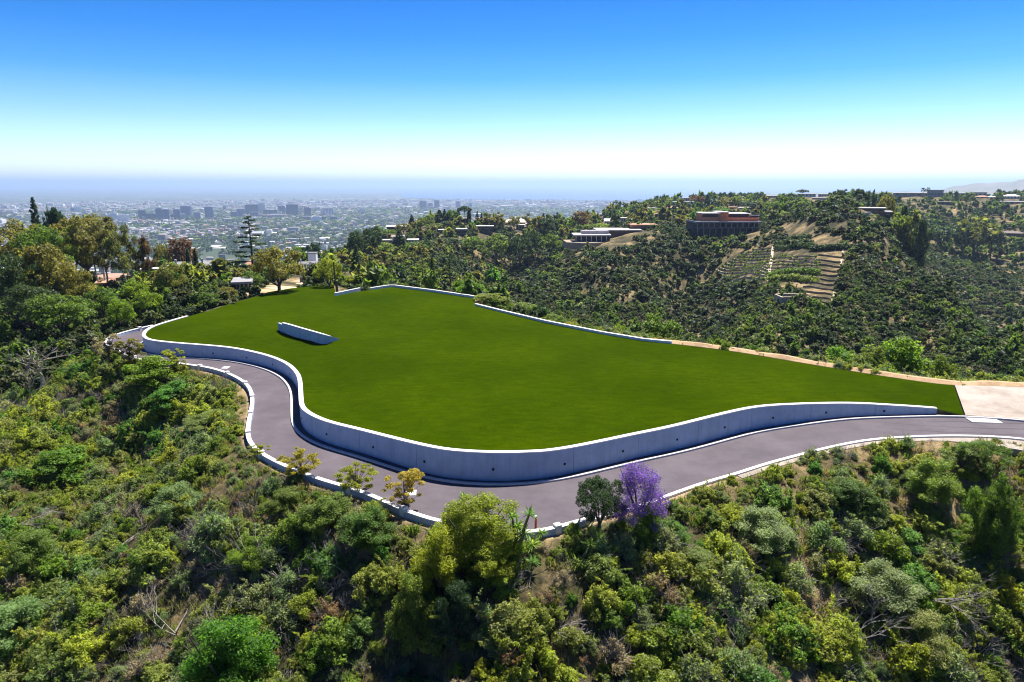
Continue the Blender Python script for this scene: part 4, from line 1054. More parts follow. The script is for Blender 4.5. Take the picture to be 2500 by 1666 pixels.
# --- zones B to D: the canyon sides and ridges
def far_shrubs(nleaf, leaf, mats, seed, nvar=4, clumps=9, trunk=False, rad=1.0, tall=0.9):
    L = []
    for mi, mt in enumerate(mats):
        for v in range(nvar):
            (V, F, t), (TV, TF) = shrub_geo(seed + v + 10 * mi, rad, nleaf, leaf, clumps, tall, 6)
            L.append(mesh_np('shrub_mass', V, [F], M[mt], None, t))
    return L
mid_lib = far_shrubs(1300, 0.12, ['far_brush', 'far_brush', 'green', 'far_brush', 'sage', 'dry', 'bright'], 300, 3)
far_lib = far_shrubs(420, 0.20, ['far_brush', 'far_brush', 'far_brush', 'dark', 'green', 'sage', 'bright'], 400, 3, 7)
def lib_col(name, L):
    c = bpy.data.collections.new(name)
    for i, me in enumerate(L): c.objects.link(bpy.data.objects.new('%s_%02d' % (name, i), me))
    return c
mid_col, far_col = lib_col('mid_brush', mid_lib), lib_col('far_brush', far_lib)
def zone(name, label, r0, r1, sp, smin, smax, probs, col, seed, dens0=0.75, dn=1.0, nscale=14.0, h=3, extra=None, zs=(0.7, 1.1), singles=None, thing='shrub'):
    x, y, z, px, py, g = jitter_grid(r0, r1, sp, seed=seed)
    ok = np.ones(len(x), bool)
    if r0 < 200:
        m = np.hypot(x, y) < 220
        dd = np.full(len(x), 99.0); dd[m] = dist_line(x[m], y[m], plat_poly, True); i2_ = np.zeros(len(x), bool); i2_[m] = in_poly(x[m], y[m], plat_poly)
        ok &= (~i2_) & (dd > 2.2 + 1.6 * (x > 16))
    nz = fbm(x / nscale, y / nscale, 3) * 0.75 + fbm(x / 60 + 7, y / 60 + 3, 2) * 0.5
    ok &= g.random(len(x)) < dens0 + dn * nz
    ok &= clear_mask(px, py)
    ok &= in_frame_visible(x, y, z, h)
    if extra is not None: ok &= extra(x, y, z, px, py)
    x, y, z, px, py, nz = x[ok], y[ok], z[ok], px[ok], py[ok], nz[ok]
    n = len(x)
    # species patches
    nv = 3
    u = np.clip(g.random(n) * 0.55 + (fbm(x / 28, y / 28, 3) * 0.9 + 0.5) * 0.45, 0, 0.999)
    cp = np.cumsum(probs) / np.sum(probs)
    sp_ = np.searchsorted(cp, u)
    idx = sp_ * nv + g.integers(0, nv, n)
    s = smin + (smax - smin) * g.random(n) ** 1.8
    zsc = g.uniform(zs[0], zs[1], n)
    P = np.stack([x, y, z - 0.1 * s], 1); scl = np.stack([s, s * g.uniform(.8, 1.2, n), s * zsc], 1); rz = g.uniform(0, 6.28, n)
    keep = np.ones(n, bool)
    if singles:
        cnt, nm, libm, lw = singles
        o_ = np.argsort(-(s / np.hypot(x, y)) * ((px > 0) & (px < 2500)))[:cnt]
        for i in o_:
            lab = lw(px[i], py[i], s[i], int(sp_[i]))
            oo = obj(nm, libm[int(idx[i])], None, tuple(P[i])); oo.scale = tuple(scl[i]); oo.rotation_euler = (0, 0, rz[i]); tag(oo, lab, thing, lab); PLACED.append((oo, px[i], py[i]))
        keep[o_] = False
    scatter(name, label, P[keep], idx[keep], scl[keep], rz[keep], (g.normal(size=keep.sum()) * .1, g.normal(size=keep.sum()) * .1), col)
    print(name, n)
def lw_mid(px, py, s, sp_):
    hue = ['dark green', 'dark green', 'green', 'mid green', 'grey green', 'brown', 'bright green'][sp_]
    if px < 700: w = 'on the far left rise' if py < 800 else 'on the slope left of the hairpin'
    elif px < 1250: w = 'behind the far lawn rim'
    elif px < 1750: w = 'behind the long rim wall'
    elif px < 2150: w = 'in the canyon below the terraces'
    else: w = 'behind the forecourt'
    return ('large ' if s > 2.6 else '') + hue + ' canyon shrub ' + w
zone('canyon_brush', 'mass of dark chaparral covering the near canyon sides', 105, 270, 2.1, 0.9, 3.0, [5, 4, 4, 4, 2, 1.2, 1], mid_col, 31, 0.95, 0.6, 12, 2, zs=(0.7, 1.1), singles=(290, 'canyon_shrub', mid_lib, lw_mid))
zone('hillside_brush', 'mass of dark scrub over the opposite hillside', 270, 600, 3.0, 1.0, 3.7, [5, 4, 4, 2, 3, 0.8, 1.6], far_col, 32, 0.93, 0.8, 20, 1.5, zs=(.6, 1.0))
# ------------------------------------------------------------------ trees
TREE = {}
def tree_proto(kind, lod, var, leafmat):
    key = (kind, lod, var, leafmat)
    if key in TREE: return TREE[key]
    g = np.random.default_rng(abs(hash_key(kind)) % 9999 + lod * 31 + var * 7)
    N = {0: 17000, 1: 6500, 2: 1700, 3: 600}[lod]; LS = {0: 0.5, 1: 0.82, 2: 1.7, 3: 2.7}[lod]
    segs = []; cen = []; rad = []; fl = (0.3, 0.45, 1.7, 0.8); leaf = 0.26 * LS
    tr = M['bark']
    H = 10.0
    if kind == 'oak':
        segs += [((0, 0, -0.6), (0.1, 0, 2.2), 0.38, 0.28)]
        for i in range(7):
            a = i * 0.9 + g.uniform(0, .5); e = (math.cos(a) * g.uniform(1.5, 3), math.sin(a) * g.uniform(1.5, 3), g.uniform(4.5, 7.5))
            segs += [((0.1, 0, 2.0), (e[0] * .5, e[1] * .5, e[2] * .62), 0.2, 0.12), ((e[0] * .5, e[1] * .5, e[2] * .62), e, 0.12, 0.05)]
        for i in range(46):
            a = g.uniform(0, 6.28); e = math.asin(g.uniform(-0.35, 1)); q = g.uniform(2.6, 3.7)
            cen.append((math.cos(a) * math.cos(e) * q * 1.12, math.sin(a) * math.cos(e) * q * 1.12, 5.4 + math.sin(e) * q * 1.02)); rad.append(g.uniform(0.45, 1.25))
        for i in range(16):
            a = g.uniform(0, 6.28); q = g.uniform(3.4, 4.6); e = g.uniform(-.2, 1.2); cen.append((math.cos(a) * math.cos(e) * q, math.sin(a) * math.cos(e) * q, 5.2 + math.sin(e) * q)); rad.append(g.uniform(0.25, 0.6))
        cen += [(0, 0, 5.3)]; rad += [1.7]
    elif kind == 'bush':
        for i in range(9):
            a = g.uniform(0, 6.28); q = g.uniform(.5, 3); segs.append(((g.normal() * .3, g.normal() * .3, -.8), (math.cos(a) * q, math.sin(a) * q, g.uniform(4, 8)), 0.16, 0.04))
        lobes = [(g.uniform(-2.6, 2.6), g.uniform(-2, 2), g.uniform(2.2, 7.6), g.uniform(1.1, 2.1)) for _ in range(10)] + [(0.3, 0, 8.2, 1.2), (-.6, 0, 5.5, 2.2), (0, 0, 2.4, 2.6)]
        for lx, ly, lz, lr in lobes:
            for i in range(8):
                d_ = g.normal(size=3); d_ /= np.linalg.norm(d_); cen.append((lx + d_[0] * lr, ly + d_[1] * lr, max(.6, lz + d_[2] * lr * .8))); rad.append(g.uniform(.45, 1.25))
        fl = (0.25, 0.05, 2.2, 0.95)
        leaf *= 0.95; N = int(N * 1.8)
    elif kind == 'eucalyptus':
        tr = M['bark_pale']
        for j in range(3):
            bx_, by_ = g.normal() * 0.5, g.normal() * 0.5
            p = np.array([bx_, by_, -0.5]); d = np.array([bx_ * .5, by_ * .5, 1.0]); r = 0.2
            for s in range(6):
                d = d + g.normal(size=3) * 0.13 + np.array([0, 0, .1]); d /= np.linalg.norm(d); q = p + d * 1.45
                segs.append((p, q, r, r * 0.82)); r *= 0.82
                if s > 1:
                    for _ in range(2):
                        dd = d * 0.6 + g.normal(size=3) * 0.7; dd[2] = abs(dd[2]) * .8 + .2; dd /= np.linalg.norm(dd); e = q + dd * g.uniform(1.2, 2.4)
                        segs.append((q, e, r * .55, r * .2)); cen.append(tuple(e)); rad.append(g.uniform(0.5, 1.0))
                        cen.append(tuple(e + g.normal(size=3) * .8)); rad.append(g.uniform(0.4, 0.8))
                p = q
            cen.append(tuple(p)); rad.append(0.8)
        leaf *= 0.85; fl = (0.05, 0.3, 2.4, 1.0)
    elif kind == 'umbrella_pine':
        segs += [((0, 0, -0.5), (0.2, 0, 3.5), 0.3, 0.24), ((0.2, 0, 3.5), (0, 0.2, 6.5), 0.24, 0.18)]
        for i in range(40):
            a = g.uniform(0, 6.28); q = math.sqrt(g.random()) * 3.6; zz = 8.7 - 0.13 * q * q + g.uniform(-.4, .3)
            cen.append((math.cos(a) * q, math.sin(a) * q, zz)); rad.append(g.uniform(0.6, 1.0))
            if i % 4 == 0: segs.append(((0, 0.2, 6.2), cen[-1], 0.12, 0.04))
        fl = (0.5, 0.4, 1.8, 0.55)
    elif kind == 'conifer':
        segs += [((0, 0, -0.5), (0, 0, 5), 0.24, 0.15), ((0, 0, 5), (0, 0, 9.8), 0.15, 0.02)]
        for i in range(64):
            t_ = (i + .5) / 64; zz = 1.0 + 8.8 * t_; q = (1 - t_) ** 0.85 * 2.3 * g.uniform(0.55, 1.1) + 0.08; a = i * 2.4
            cen.append((math.cos(a) * q * .75, math.sin(a) * q * .75, zz)); rad.append(0.22 + 0.5 * (1 - t_) * g.uniform(.7, 1.2))
            segs.append(((0, 0, zz + .1), (math.cos(a) * q, math.sin(a) * q, zz - .1), 0.04, 0.015))
        fl = (0.3, 0.2, 1.8, 0.6); leaf *= 0.8
    elif kind == 'cedar':
        segs += [((0, 0, -0.5), (0, 0.05, 5), 0.2, 0.13), ((0, 0.05, 5), (0.1, 0, 9.9), 0.13, 0.02)]
        for i in range(30):
            t_ = (i + .5) / 30; zz = 1.6 + 8.0 * t_; q = (1 - t_) ** 0.8 * 3.0 * g.uniform(0.6, 1.1) + 0.25; a = i * 2.399
            e = np.array([math.cos(a) * q, math.sin(a) * q, zz + 0.10 * q - .1])
            segs.append(((0, 0, zz), tuple(e), 0.06, 0.02))
            for f in (0.45, 0.72, 1.0):
                cen.append((e[0] * f, e[1] * f, zz + (e[2] - zz) * f)); rad.append(0.16 + 0.34 * (1 - t_ * .6))
        fl = (0.8, 0.1, 1.8, 0.28); leaf *= 0.72
    elif kind == 'cypress':
        segs += [((0, 0, -0.5), (0, 0, 9), 0.2, 0.03)]
        for i in range(30):
            t_ = (i + .5) / 30; q = 0.62 * math.sin(math.pi * min(1, (t_ * .9 + .1)) ** .8) ** .7
            for s in (-1, 1):
                a = g.uniform(0, 6.28); cen.append((math.cos(a) * q * .45, math.sin(a) * q * .45, .7 + 9.2 * t_)); rad.append(q * .62 + .1)
        fl = (0.5, 0.5, 2.2, 1.3); leaf *= 0.7
    elif kind == 'sapling':
        for i in range(42):
            zz = g.uniform(3.6, 9.6); qm = 3.7 * math.sqrt(max(0.08, 1 - ((zz - 6.4) / 3.9) ** 2)); a = g.uniform(0, 6.28); q = qm * math.sqrt(g.random())
            e = (math.cos(a) * q, math.sin(a) * q, zz); cen.append(e); rad.append(g.uniform(0.4, 0.95))
            segs.append(((g.normal() * .05, g.normal() * .05, 1.2 + (zz - 3.6) * .55), e, 0.055, 0.015))
        segs += [((0, 0, -0.6), (0.1, 0, 3.0), 0.10, 0.085), ((0.1, 0, 3.0), (-.05, .1, 6.5), 0.085, 0.05), ((-.05, .1, 6.5), (0, 0, 9.3), 0.05, 0.015)]
        N = int(N * 0.42); leaf *= 1.25; fl = (0.4, 0.2, 2.0, 0.7)
    elif kind == 'snag':
        tr = M['bark_pale']
        branch(g, (0, 0, -0.3), (0.05, 0, 1), 5.0, 0.30, 3, segs, 0.6, 3, None, 0.25, 0.35)
        N = 0
    elif kind == 'jacaranda':
        segs += [((0, 0, -0.8), (0.3, 0, 2.6), 0.28, 0.2)]
        for i in range(9):
            a = i * 0.75; e = (math.cos(a) * g.uniform(1.2, 3), math.sin(a) * g.uniform(1.2, 3), g.uniform(5, 9))
            segs += [((0.3, 0, 2.4), (e[0] * .4, e[1] * .4, e[2] * .6), 0.16, 0.1), ((e[0] * .4, e[1] * .4, e[2] * .6), e, 0.1, 0.03)]
        N = int(N * 1.5)
        for i in range(110):
            a = g.uniform(0, 6.28); t_ = g.random(); q = (2.0 + 1.1 * (1 - t_)) * math.sqrt(g.uniform(.25, 1)) 
            cen.append((math.cos(a) * q * (.8 if t_ > .5 else 1.1), math.sin(a) * q, 2.6 + 6.9 * t_ * (1 - 0.02 * q * q))); rad.append(g.uniform(0.5, 1.15))
        leaf *= 0.80; fl = (0.3, 0.25, 1.3, 0.9)
    V, F = tubes([(np.array(a, float), np.array(b, float), c, d) for a, b, c, d in segs], 5 if lod < 2 else 3)
    trunk = mesh_np('trunk', V, [F], tr)
    crown = None
    if N:
        V, F, t = leaves(g, cen, rad, N, leaf, *fl)
        if kind == 'jacaranda':
            # blossom outside, green leaves inside
            pick = (np.random.default_rng(5).random(len(F)) < 0.26).astype(int)
            crown = mesh_np('crown', V, [F], [M[leafmat], M['green']], pick, t)
        else:
            crown = mesh_np('crown', V, [F], M[leafmat], None, t)
    TREE[key] = (trunk, crown, (np.percentile(np.abs(V[:, 0]), 96) if N else 2.5), float(V[:, 2].max()))
    return TREE[key]
def hash_key(s): return sum(ord(c) * (i + 3) * 7 for i, c in enumerate(s))
VC = [0]
def tree(kind, px, ytop, wpx, r=None, base=None, mat='green', label='', name=None, group=None, cat='tree', lean=(0, 0)):
    VC[0] += 1
    if base is not None:
        P = hit(px, base, r0=(r or 30)); x, y, z = P
    else:
        dx, dy = px_dir(px, ytop if r > 100 else (ytop + 80)); x, y = dx * r, dy * r; z = g1(x, y)
    zt = row_z(y, ytop)
    h = max(zt - z, 1.0)
    rr = math.hypot(x, y)
    lod = 0 if rr < 75 else (1 if rr < 240 else (2 if rr < 560 else 3))
    trk, crn, hw, top = tree_proto(kind, lod, VC[0] % 3, mat)
    dep = y * C - (z - CAMZ) * S
    sx = (wpx / 2 / FPX * dep) / hw
    root = empty(name or {'oak': 'broad_tree', 'bush': 'bushy_tree', 'eucalyptus': 'eucalyptus_tree', 'umbrella_pine': 'umbrella_pine_tree', 'conifer': 'conifer_tree', 'cedar': 'cedar_tree', 'cypress': 'cypress_tree', 'sapling': 'young_tree', 'snag': 'bare_tree', 'jacaranda': 'jacaranda_tree'}[kind],
                 (x, y, z), VC[0] * 1.7 if kind != 'jacaranda' else 0.4, (sx, sx, h / top))
    root.rotation_euler[0], root.rotation_euler[1] = lean
    tag(root, label, cat, group)
    obj('trunk', trk, root)
    if crn: obj('crown', crn, root)
    return root
T = tree
# foreground specials
T('jacaranda', 1562, 1126, 112, r=41.4, mat='purple', label='jacaranda tree in full purple blossom on the outer edge of the road')
T('oak', 1466, 1164, 104, r=40.6, mat='dark', label='small dark green tree standing just left of the purple jacaranda')
T('bush', 1160, 1205, 200, r=38.6, mat='yellow', label='big golden green tree overlapping the lower road bend beside the yuccas')
T('bush', 1075, 1285, 130, r=37, mat='yellow', label='lower golden green tree left of the yuccas, under the taller golden tree')
T('bush', 1190, 1320, 110, r=36.4, mat='yellow', label='small golden green tree right under the yucca trunks')
T('bush', 1580, 1235, 105, r=41.3, mat='chaparral', label='green leafy bush filling the foot of the purple jacaranda')
T('sapling', 738, 1100, 88, r=51.0, mat='yellow', label='leafy yellow green sapling in front of the parapet, tallest of the saplings')
T('sapling', 871, 1132, 80, r=47.5, mat='yellow', label='sparse yellow green sapling between two parapet posts above the lower road')
T('sapling', 988, 1147, 80, r=44.5, mat='gold', label='thin sapling with sparse golden leaves before the parapet')
T('sapling', 636, 1088, 50, r=57.0, mat='yellow', label='tiny light sapling at the parapet where the S bend turns')
T('snag', 82, 835, 120, r=104, label='bare white dead tree with forked branches on the left slope')
T('snag', 55, 880, 60, r=101, label='short bare white tree left of the taller dead tree')
T('bush', 905, 1240, 120, r=41.5, mat='green', label='round dark green tree below the parapet under the pale saplings')
T('bush', 800, 1215, 130, r=44.0, mat='green', label='dark green tree below the leafy sapling and the parapet')
T('bush', 690, 1200, 100, r=48.0, mat='green', label='green tree below the parapet at the end of the S bend')
T('bush', 560, 1510, 200, r=37, mat='bright', label='feathery light green bush tree near the bottom edge, left of centre')
T('bush', 385, 868, 110, r=88, mat='bright', label='green leafy tree overlapping the road at the left of the S bend')
T('bush', 440, 930, 120, r=82, mat='chaparral', label='dark green tree below the parapet, left of the S bend')
T('bush', 530, 1010, 120, r=70, mat='chaparral', label='dense green tree in the hollow of the S bend')
T('sapling', 270, 816, 60, r=99, mat='dry', label='grey half bare sapling in front of the hairpin parapet')
T('sapling', 320, 826, 60, r=95, mat='olive', label='thin greyish sapling crossing the hairpin road')
T('sapling', 430, 852, 46, r=90, mat='yellow', label='thin light green sapling before the wall at the hairpin')
T('oak', 2395, 1078, 95, r=63, mat='green', label='green tree with slender dark trunk under the forecourt, rightmost')
T('sapling', 2340, 1095, 80, r=62, mat='green', label='slender tree with a thin trunk under the forecourt, left of the others')
T('bush', 2270, 1120, 110, r=59, mat='chaparral', label='bushy tree below the right kerb')
T('bush', 2440, 1150, 110, r=57, mat='green', label='dense green tree at the right edge below the verge')
T('bush', 2200, 818, 170, r=94, mat='chaparral', label='wide bushy green tree behind the lawn rim near the forecourt')
T('bush', 2050, 842, 110, r=92, mat='chaparral', label='rounded green tree behind the sandy lawn rim')
T('bush', 2120, 838, 100, r=92, mat='green', label='dark tree between two lighter ones behind the sandy lawn rim')
T('bush', 2290, 862, 80, r=92, mat='green', label='small green tree behind the lawn close to the right forecourt')
T('bush', 1600, 765, 110, r=105, mat='green', label='airy green tree rising behind the end of the long rim wall')
T('oak', 1508, 788, 26, r=96, mat='bright', label='small bright green round bush behind the long rim wall')
T('bush', 1108, 1420, 110, r=34.5, mat='dark', label='dark tree added to shade the gully below the lower golden tree')  # dark leaved tree put in to deepen the shadow of the gully
T('bush', 1010, 1400, 110, r=35.5, mat='green', label='green tree left of the dark gully below the golden trees')
for i, (px, base, w) in enumerate([(150, 1180, 130), (90, 1380, 140), (430, 1260, 120), (620, 1380, 120), (1700, 1420, 130), (1850, 1320, 130), (1640, 1330, 100), (2080, 1250, 120), (2150, 1470, 150), (2420, 1350, 130), (2250, 1600, 150), (60, 1560, 150)]):
    mt = ['chaparral', 'green', 'sage', 'bright', 'chaparral', 'sage'][i % 6]
    where = min(LAND, key=lambda q: (q[0][0] - px) ** 2 + (q[0][1] - base) ** 2)[1]
    lab = {'chaparral': 'wide yellow green thicket', 'green': 'wide dark green thicket', 'sage': 'wide grey green thicket', 'bright': 'wide fresh green thicket'}[mt] + ' ' + where
    o = T('bush', px, base - w * 0.62, w, r=20, base=base, mat=mt, label=lab, name='scrub_thicket', group=lab, cat='shrub'); PLACED.append((o, px, base))
# left group
L_ = [('conifer', 78, 480, 42, 235, 'dark', 'tall pointed conifer on the left skyline'), ('sapling', 108, 496, 16, 240, 'dark', 'thin sparse pine between two skyline trees at the left'),
      ('umbrella_pine', 130, 504, 46, 225, 'dark', 'dark round headed pine on the left skyline'), ('oak', 20, 533, 150, 185, 'olive', 'broad olive crowned tree at the very left edge of the skyline'),
      ('oak', 95, 548, 120, 180, 'green', 'broad green crowned tree below the tall skyline conifer'), ('oak', 190, 519, 150, 205, 'olive', 'wide dome shaped olive green tree on the left skyline'),
      ('oak', 158, 545, 90, 190, 'green', 'mid green tree under the wide dome shaped tree'), ('eucalyptus', 238, 520, 130, 190, 'euc', 'biggest eucalyptus with white limbs, left of the tile roofed shed'),
      ('eucalyptus', 300, 545, 90, 184, 'euc', 'second eucalyptus with pale forked trunk above the tile roof'), ('eucalyptus', 335, 575, 50, 182, 'russet', 'reddish brown eucalyptus at the right end of the left grove'),
      ('oak', 90, 590, 130, 152, 'olive', 'grey olive tree with a dark trunk in front of the parked cars'), ('oak', 20, 610, 110, 150, 'dark', 'dark tree at the left edge below the skyline grove'),
      ('oak', 180, 645, 80, 148, 'olive', 'small dark olive tree in front of the parked cars'), ('oak', 60, 690, 110, 138, 'dark', 'dark green tree in the shade at the left edge'),
      ('oak', 140, 712, 120, 132, 'green', 'rounded green tree below the dirt yard'), ('oak', 355, 706, 62, 132, 'bright', 'bright green flat topped garden tree'), ('oak', 290, 728, 55, 126, 'bright', 'lower bright green garden tree'),
      ('oak', 330, 684, 50, 150, 'bright', 'bright green tree right below the tile roof'), ('oak', 245, 700, 70, 140, 'green', 'green tree under the left end of the tile roof'), ('oak', 415, 640, 74, 150, 'olive', 'rounded olive tree in front of the stepped gable house'),
      ('oak', 440, 577, 60, 300, 'russet', 'russet crowned tree above the pair of cypresses'), ('oak', 395, 592, 40, 300, 'olive', 'olive tree left of the russet one'), ('cypress', 456, 605, 11, 238, 'dark', 'left one of two dark cypresses before the stepped gable house'),
      ('cypress', 474, 605, 13, 240, 'dark', 'right one of two dark cypresses before the stepped gable house'), ('oak', 530, 643, 60, 200, 'olive', 'low olive tree right of the stepped gable house'), ('oak', 500, 655, 44, 190, 'green', 'low green tree below the stepped gable house'),
      ('cedar', 606, 526, 84, 235, 'dark', 'tall tiered dark cedar standing against the city'), ('oak', 672, 597, 112, 137, 'olive', 'large round olive brown oak at the back left rim of the lawn'),
      ('oak', 610, 660, 50, 150, 'green', 'small green tree left of the large round oak'), ('oak', 553, 697, 42, 132, 'olive', 'small tree with a visible trunk on the left rim of the lawn'), ('oak', 508, 712, 46, 126, 'green', 'lowest small tree on the left rim of the lawn'),
      ('oak', 800, 628, 54, 140, 'yellow', 'yellow green tree beside the leaning wooden pole'), ('oak', 862, 672, 44, 150, 'yellow', 'yellow flowering shrub tree right of the wooden pole'), ('oak', 905, 672, 30, 148, 'yellow', 'small yellow tree just left of the rim wall corner'),
      ('cypress', 901, 624, 9, 190, 'dark', 'slim dark cypress right of the yellow shrubs'), ('cypress', 921, 640, 12, 172, 'dark', 'middle small cypress behind the rim wall corner'), ('cypress', 952, 655, 13, 165, 'green', 'rightmost small cypress behind the rim wall corner'),
      ('conifer', 868, 596, 36, 215, 'dark', 'dark conifer behind the yellow flowering shrub'), ('cedar', 1030, 632, 50, 150, 'green', 'drooping conifer behind the far rim wall, left of three'), ('conifer', 1054, 628, 30, 152, 'dark', 'narrow conifer behind the far rim wall, middle of three'),
      ('cedar', 1098, 630, 60, 142, 'dark', 'drooping conifer behind the far rim wall, right of three'), ('oak', 1150, 690, 60, 126, 'bright', 'light green tree at the right end of the peaked rim wall'), ('oak', 1195, 715, 70, 118, 'chaparral', 'green bush at the step between the two rim walls'),
      ('oak', 1120, 682, 40, 136, 'bright', 'light green bush below the drooping conifers'), ('oak', 1275, 735, 60, 112, 'chaparral', 'low green bush behind the left part of the long rim wall'), ('oak', 1345, 765, 60, 106, 'green', 'low green bush behind the middle of the long rim wall'),
      ('eucalyptus', 772, 590, 40, 300, 'dark', 'thin limbed dark tree behind the grey chimney house'), ('oak', 727, 600, 30, 330, 'bright', 'bright green round tree in the valley left of the chimney')]
for kd, px, yt, w, r, mt, lab in L_:
    T(kd, px, yt, w, r=r, mat=mt, label=lab)
# middle ridge
R_ = [('conifer', 1005, 524, 22, 520, 'dark'), ('cypress', 1072, 512, 15, 525, 'dark'), ('conifer', 1085, 510, 18, 525, 'dark'), ('oak', 1103, 511, 30, 520, 'green'), ('conifer', 1118, 507, 14, 530, 'dark'), ('umbrella_pine', 1134, 502, 32, 530, 'dark'),
      ('cypress', 1145, 509, 10, 531, 'dark'), ('conifer', 1165, 514, 13, 535, 'dark'), ('conifer', 1175, 519, 12, 535, 'dark'), ('eucalyptus', 1196, 517, 36, 530, 'olive'), ('eucalyptus', 1225, 524, 46, 525, 'olive'), ('oak', 1255, 528, 30, 525, 'olive'),
      ('oak', 1045, 523, 30, 510, 'green'), ('oak', 1025, 530, 30, 505, 'green'), ('oak', 985, 545, 36, 500, 'olive'), ('oak', 950, 560, 40, 490, 'green'), ('oak', 1060, 545, 46, 500, 'green'), ('oak', 1100, 540, 50, 505, 'dark'),
      ('eucalyptus', 1310, 521, 44, 500, 'olive'), ('conifer', 1327, 519, 22, 500, 'dark'), ('oak', 1335, 530, 42, 490, 'dark'), ('eucalyptus', 1357, 519, 26, 520, 'dark'), ('oak', 1423, 515, 52, 520, 'russet'), ('oak', 1392, 530, 26, 520, 'green'),
      ('oak', 870, 560, 46, 330, 'dark'), ('oak', 905, 555, 40, 360, 'dark'), ('conifer', 975, 560, 46, 410, 'dark'), ('oak', 930, 590, 60, 370, 'green'), ('oak', 1010, 590, 60, 400, 'green'), ('oak', 1090, 580, 70, 420, 'dark'), ('oak', 1150, 575, 60, 430, 'green'),
      ('oak', 1210, 570, 60, 440, 'green'), ('oak', 1270, 575, 60, 440, 'dark'), ('oak', 1300, 560, 50, 450, 'dark'), ('oak', 1345, 570, 46, 440, 'green'),
      ('conifer', 1500, 512, 24, 470, 'dark'), ('oak', 1470, 545, 56, 480, 'bright'), ('oak', 1440, 548, 44, 480, 'green'), ('oak', 1545, 500, 30, 640, 'green'), ('oak', 1556, 500, 32, 600, 'dark'), ('oak', 1590, 515, 26, 620, 'yellow'), ('oak', 1620, 508, 44, 640, 'bright'),
      ('conifer', 1541, 492, 16, 720, 'dark'), ('oak', 1594, 485, 26, 760, 'green'), ('oak', 1607, 488, 20, 760, 'dark'), ('conifer', 1624, 481, 8, 765, 'dark'), ('oak', 1637, 485, 22, 750, 'green'), ('oak', 1700, 475, 26, 690, 'russet'), ('oak', 1714, 478, 22, 688, 'russet'),
      ('conifer', 1728, 473, 18, 680, 'dark'), ('oak', 1775, 480, 42, 640, 'olive'), ('oak', 1805, 478, 44, 640, 'green'), ('conifer', 1675, 510, 26, 560, 'dark'), ('oak', 1645, 520, 40, 560, 'green'), ('oak', 1710, 515, 44, 540, 'green'), ('oak', 1760, 505, 40, 560, 'bright'),
      ('oak', 1830, 490, 36, 600, 'dark'), ('eucalyptus', 1928, 472, 36, 500, 'green'), ('eucalyptus', 1972, 484, 42, 480, 'green'), ('oak', 1885, 490, 36, 510, 'green'), ('oak', 1905, 515, 50, 450, 'green'), ('umbrella_pine', 1960, 462, 28, 900, 'dark'),
      ('cypress', 1906, 487, 6, 520, 'dark'), ('cypress', 1901, 489, 6, 522, 'dark'), ('eucalyptus', 2056, 460, 40, 430, 'dark'), ('cedar', 2074, 476, 40, 410, 'bright'), ('umbrella_pine', 2100, 459, 34, 440, 'dark'), ('cedar', 2100, 474, 42, 415, 'dark'),
      ('eucalyptus', 2124, 461, 26, 440, 'dark'), ('eucalyptus', 2136, 462, 20, 436, 'dark'), ('eucalyptus', 2152, 465, 30, 430, 'dark'), ('oak', 2168, 474, 38, 420, 'olive'), ('oak', 2035, 490, 50, 430, 'green'), ('oak', 2012, 500, 40, 430, 'olive'),
      ('bush', 2210, 497, 36, 392, 'dark'), ('bush', 2235, 508, 44, 380, 'olive'), ('bush', 2196, 518, 54, 380, 'green'), ('bush', 2252, 530, 40, 370, 'dark'), ('conifer', 2005, 520, 26, 385, 'dark'), ('conifer', 2030, 512, 22, 388, 'green'),
      ('oak', 2392, 527, 84, 620, 'olive'), ('oak', 2360, 545, 60, 615, 'dark'), ('oak', 2300, 550, 60, 640, 'dark'), ('oak', 2430, 552, 50, 625, 'dark'), ('oak', 2130, 545, 24, 350, 'green'), ('oak', 2120, 560, 30, 340, 'green'), ('oak', 2060, 558, 18, 350, 'dark')]
SP = {'oak': 'round crowned tree', 'bush': 'bushy tree', 'conifer': 'pointed conifer', 'eucalyptus': 'loose crowned eucalyptus', 'cypress': 'slim cypress', 'umbrella_pine': 'umbrella shaped pine', 'cedar': 'spreading cedar'}
HUE = {'dark': 'dark green', 'green': 'mid green', 'olive': 'olive brown', 'russet': 'rust red', 'bright': 'fresh green', 'yellow': 'yellow green', 'purple': 'purple'}
def spot(px, yt, r):
    if px < 1000: return 'at the left end of the middle ridge'
    if px < 1160: return 'on the crest of the middle ridge'
    if px < 1290: return 'left of the pyramid roofed house' if yt < 560 else 'on the flank below the middle ridge houses'
    if px < 1440: return 'near the pyramid roofed house'
    if px < 1560: return 'behind the curved concrete terrace house'
    if px < 1680: return 'left of the turquoise roofed house'
    if px < 1870: return 'above the orange timber mansion'
    if px < 1995: return 'between the timber mansion and the rubble slope'
    if px < 2190: return 'by the flat roofed knoll house' if yt < 530 else 'on the grassy knoll'
    if px < 2290: return 'at the right end of the knoll'
    return 'beside the brown shingled house'
seen = {}
for kd, px, yt, w, r, mt in R_:
    lab = HUE[mt] + ' ' + SP[kd] + ' ' + spot(px, yt, r)
    seen.setdefault(lab, []).append(T(kd, px, yt, w, r=r, mat=mt, label=lab))
ORD = ['leftmost', 'second', 'third', 'fourth', 'fifth', 'sixth', 'seventh']
for lab, L in seen.items():
    if len(L) > 1:
        L.sort(key=lambda o: o.location.x / o.location.y)
        for i, o in enumerate(L):
            w = lab.split()
            o['label'] = (('leftmost ' if i == 0 else ('rightmost ' if i == len(L) - 1 else ORD[i] + ' ')) + lab)
            o['group'] = lab

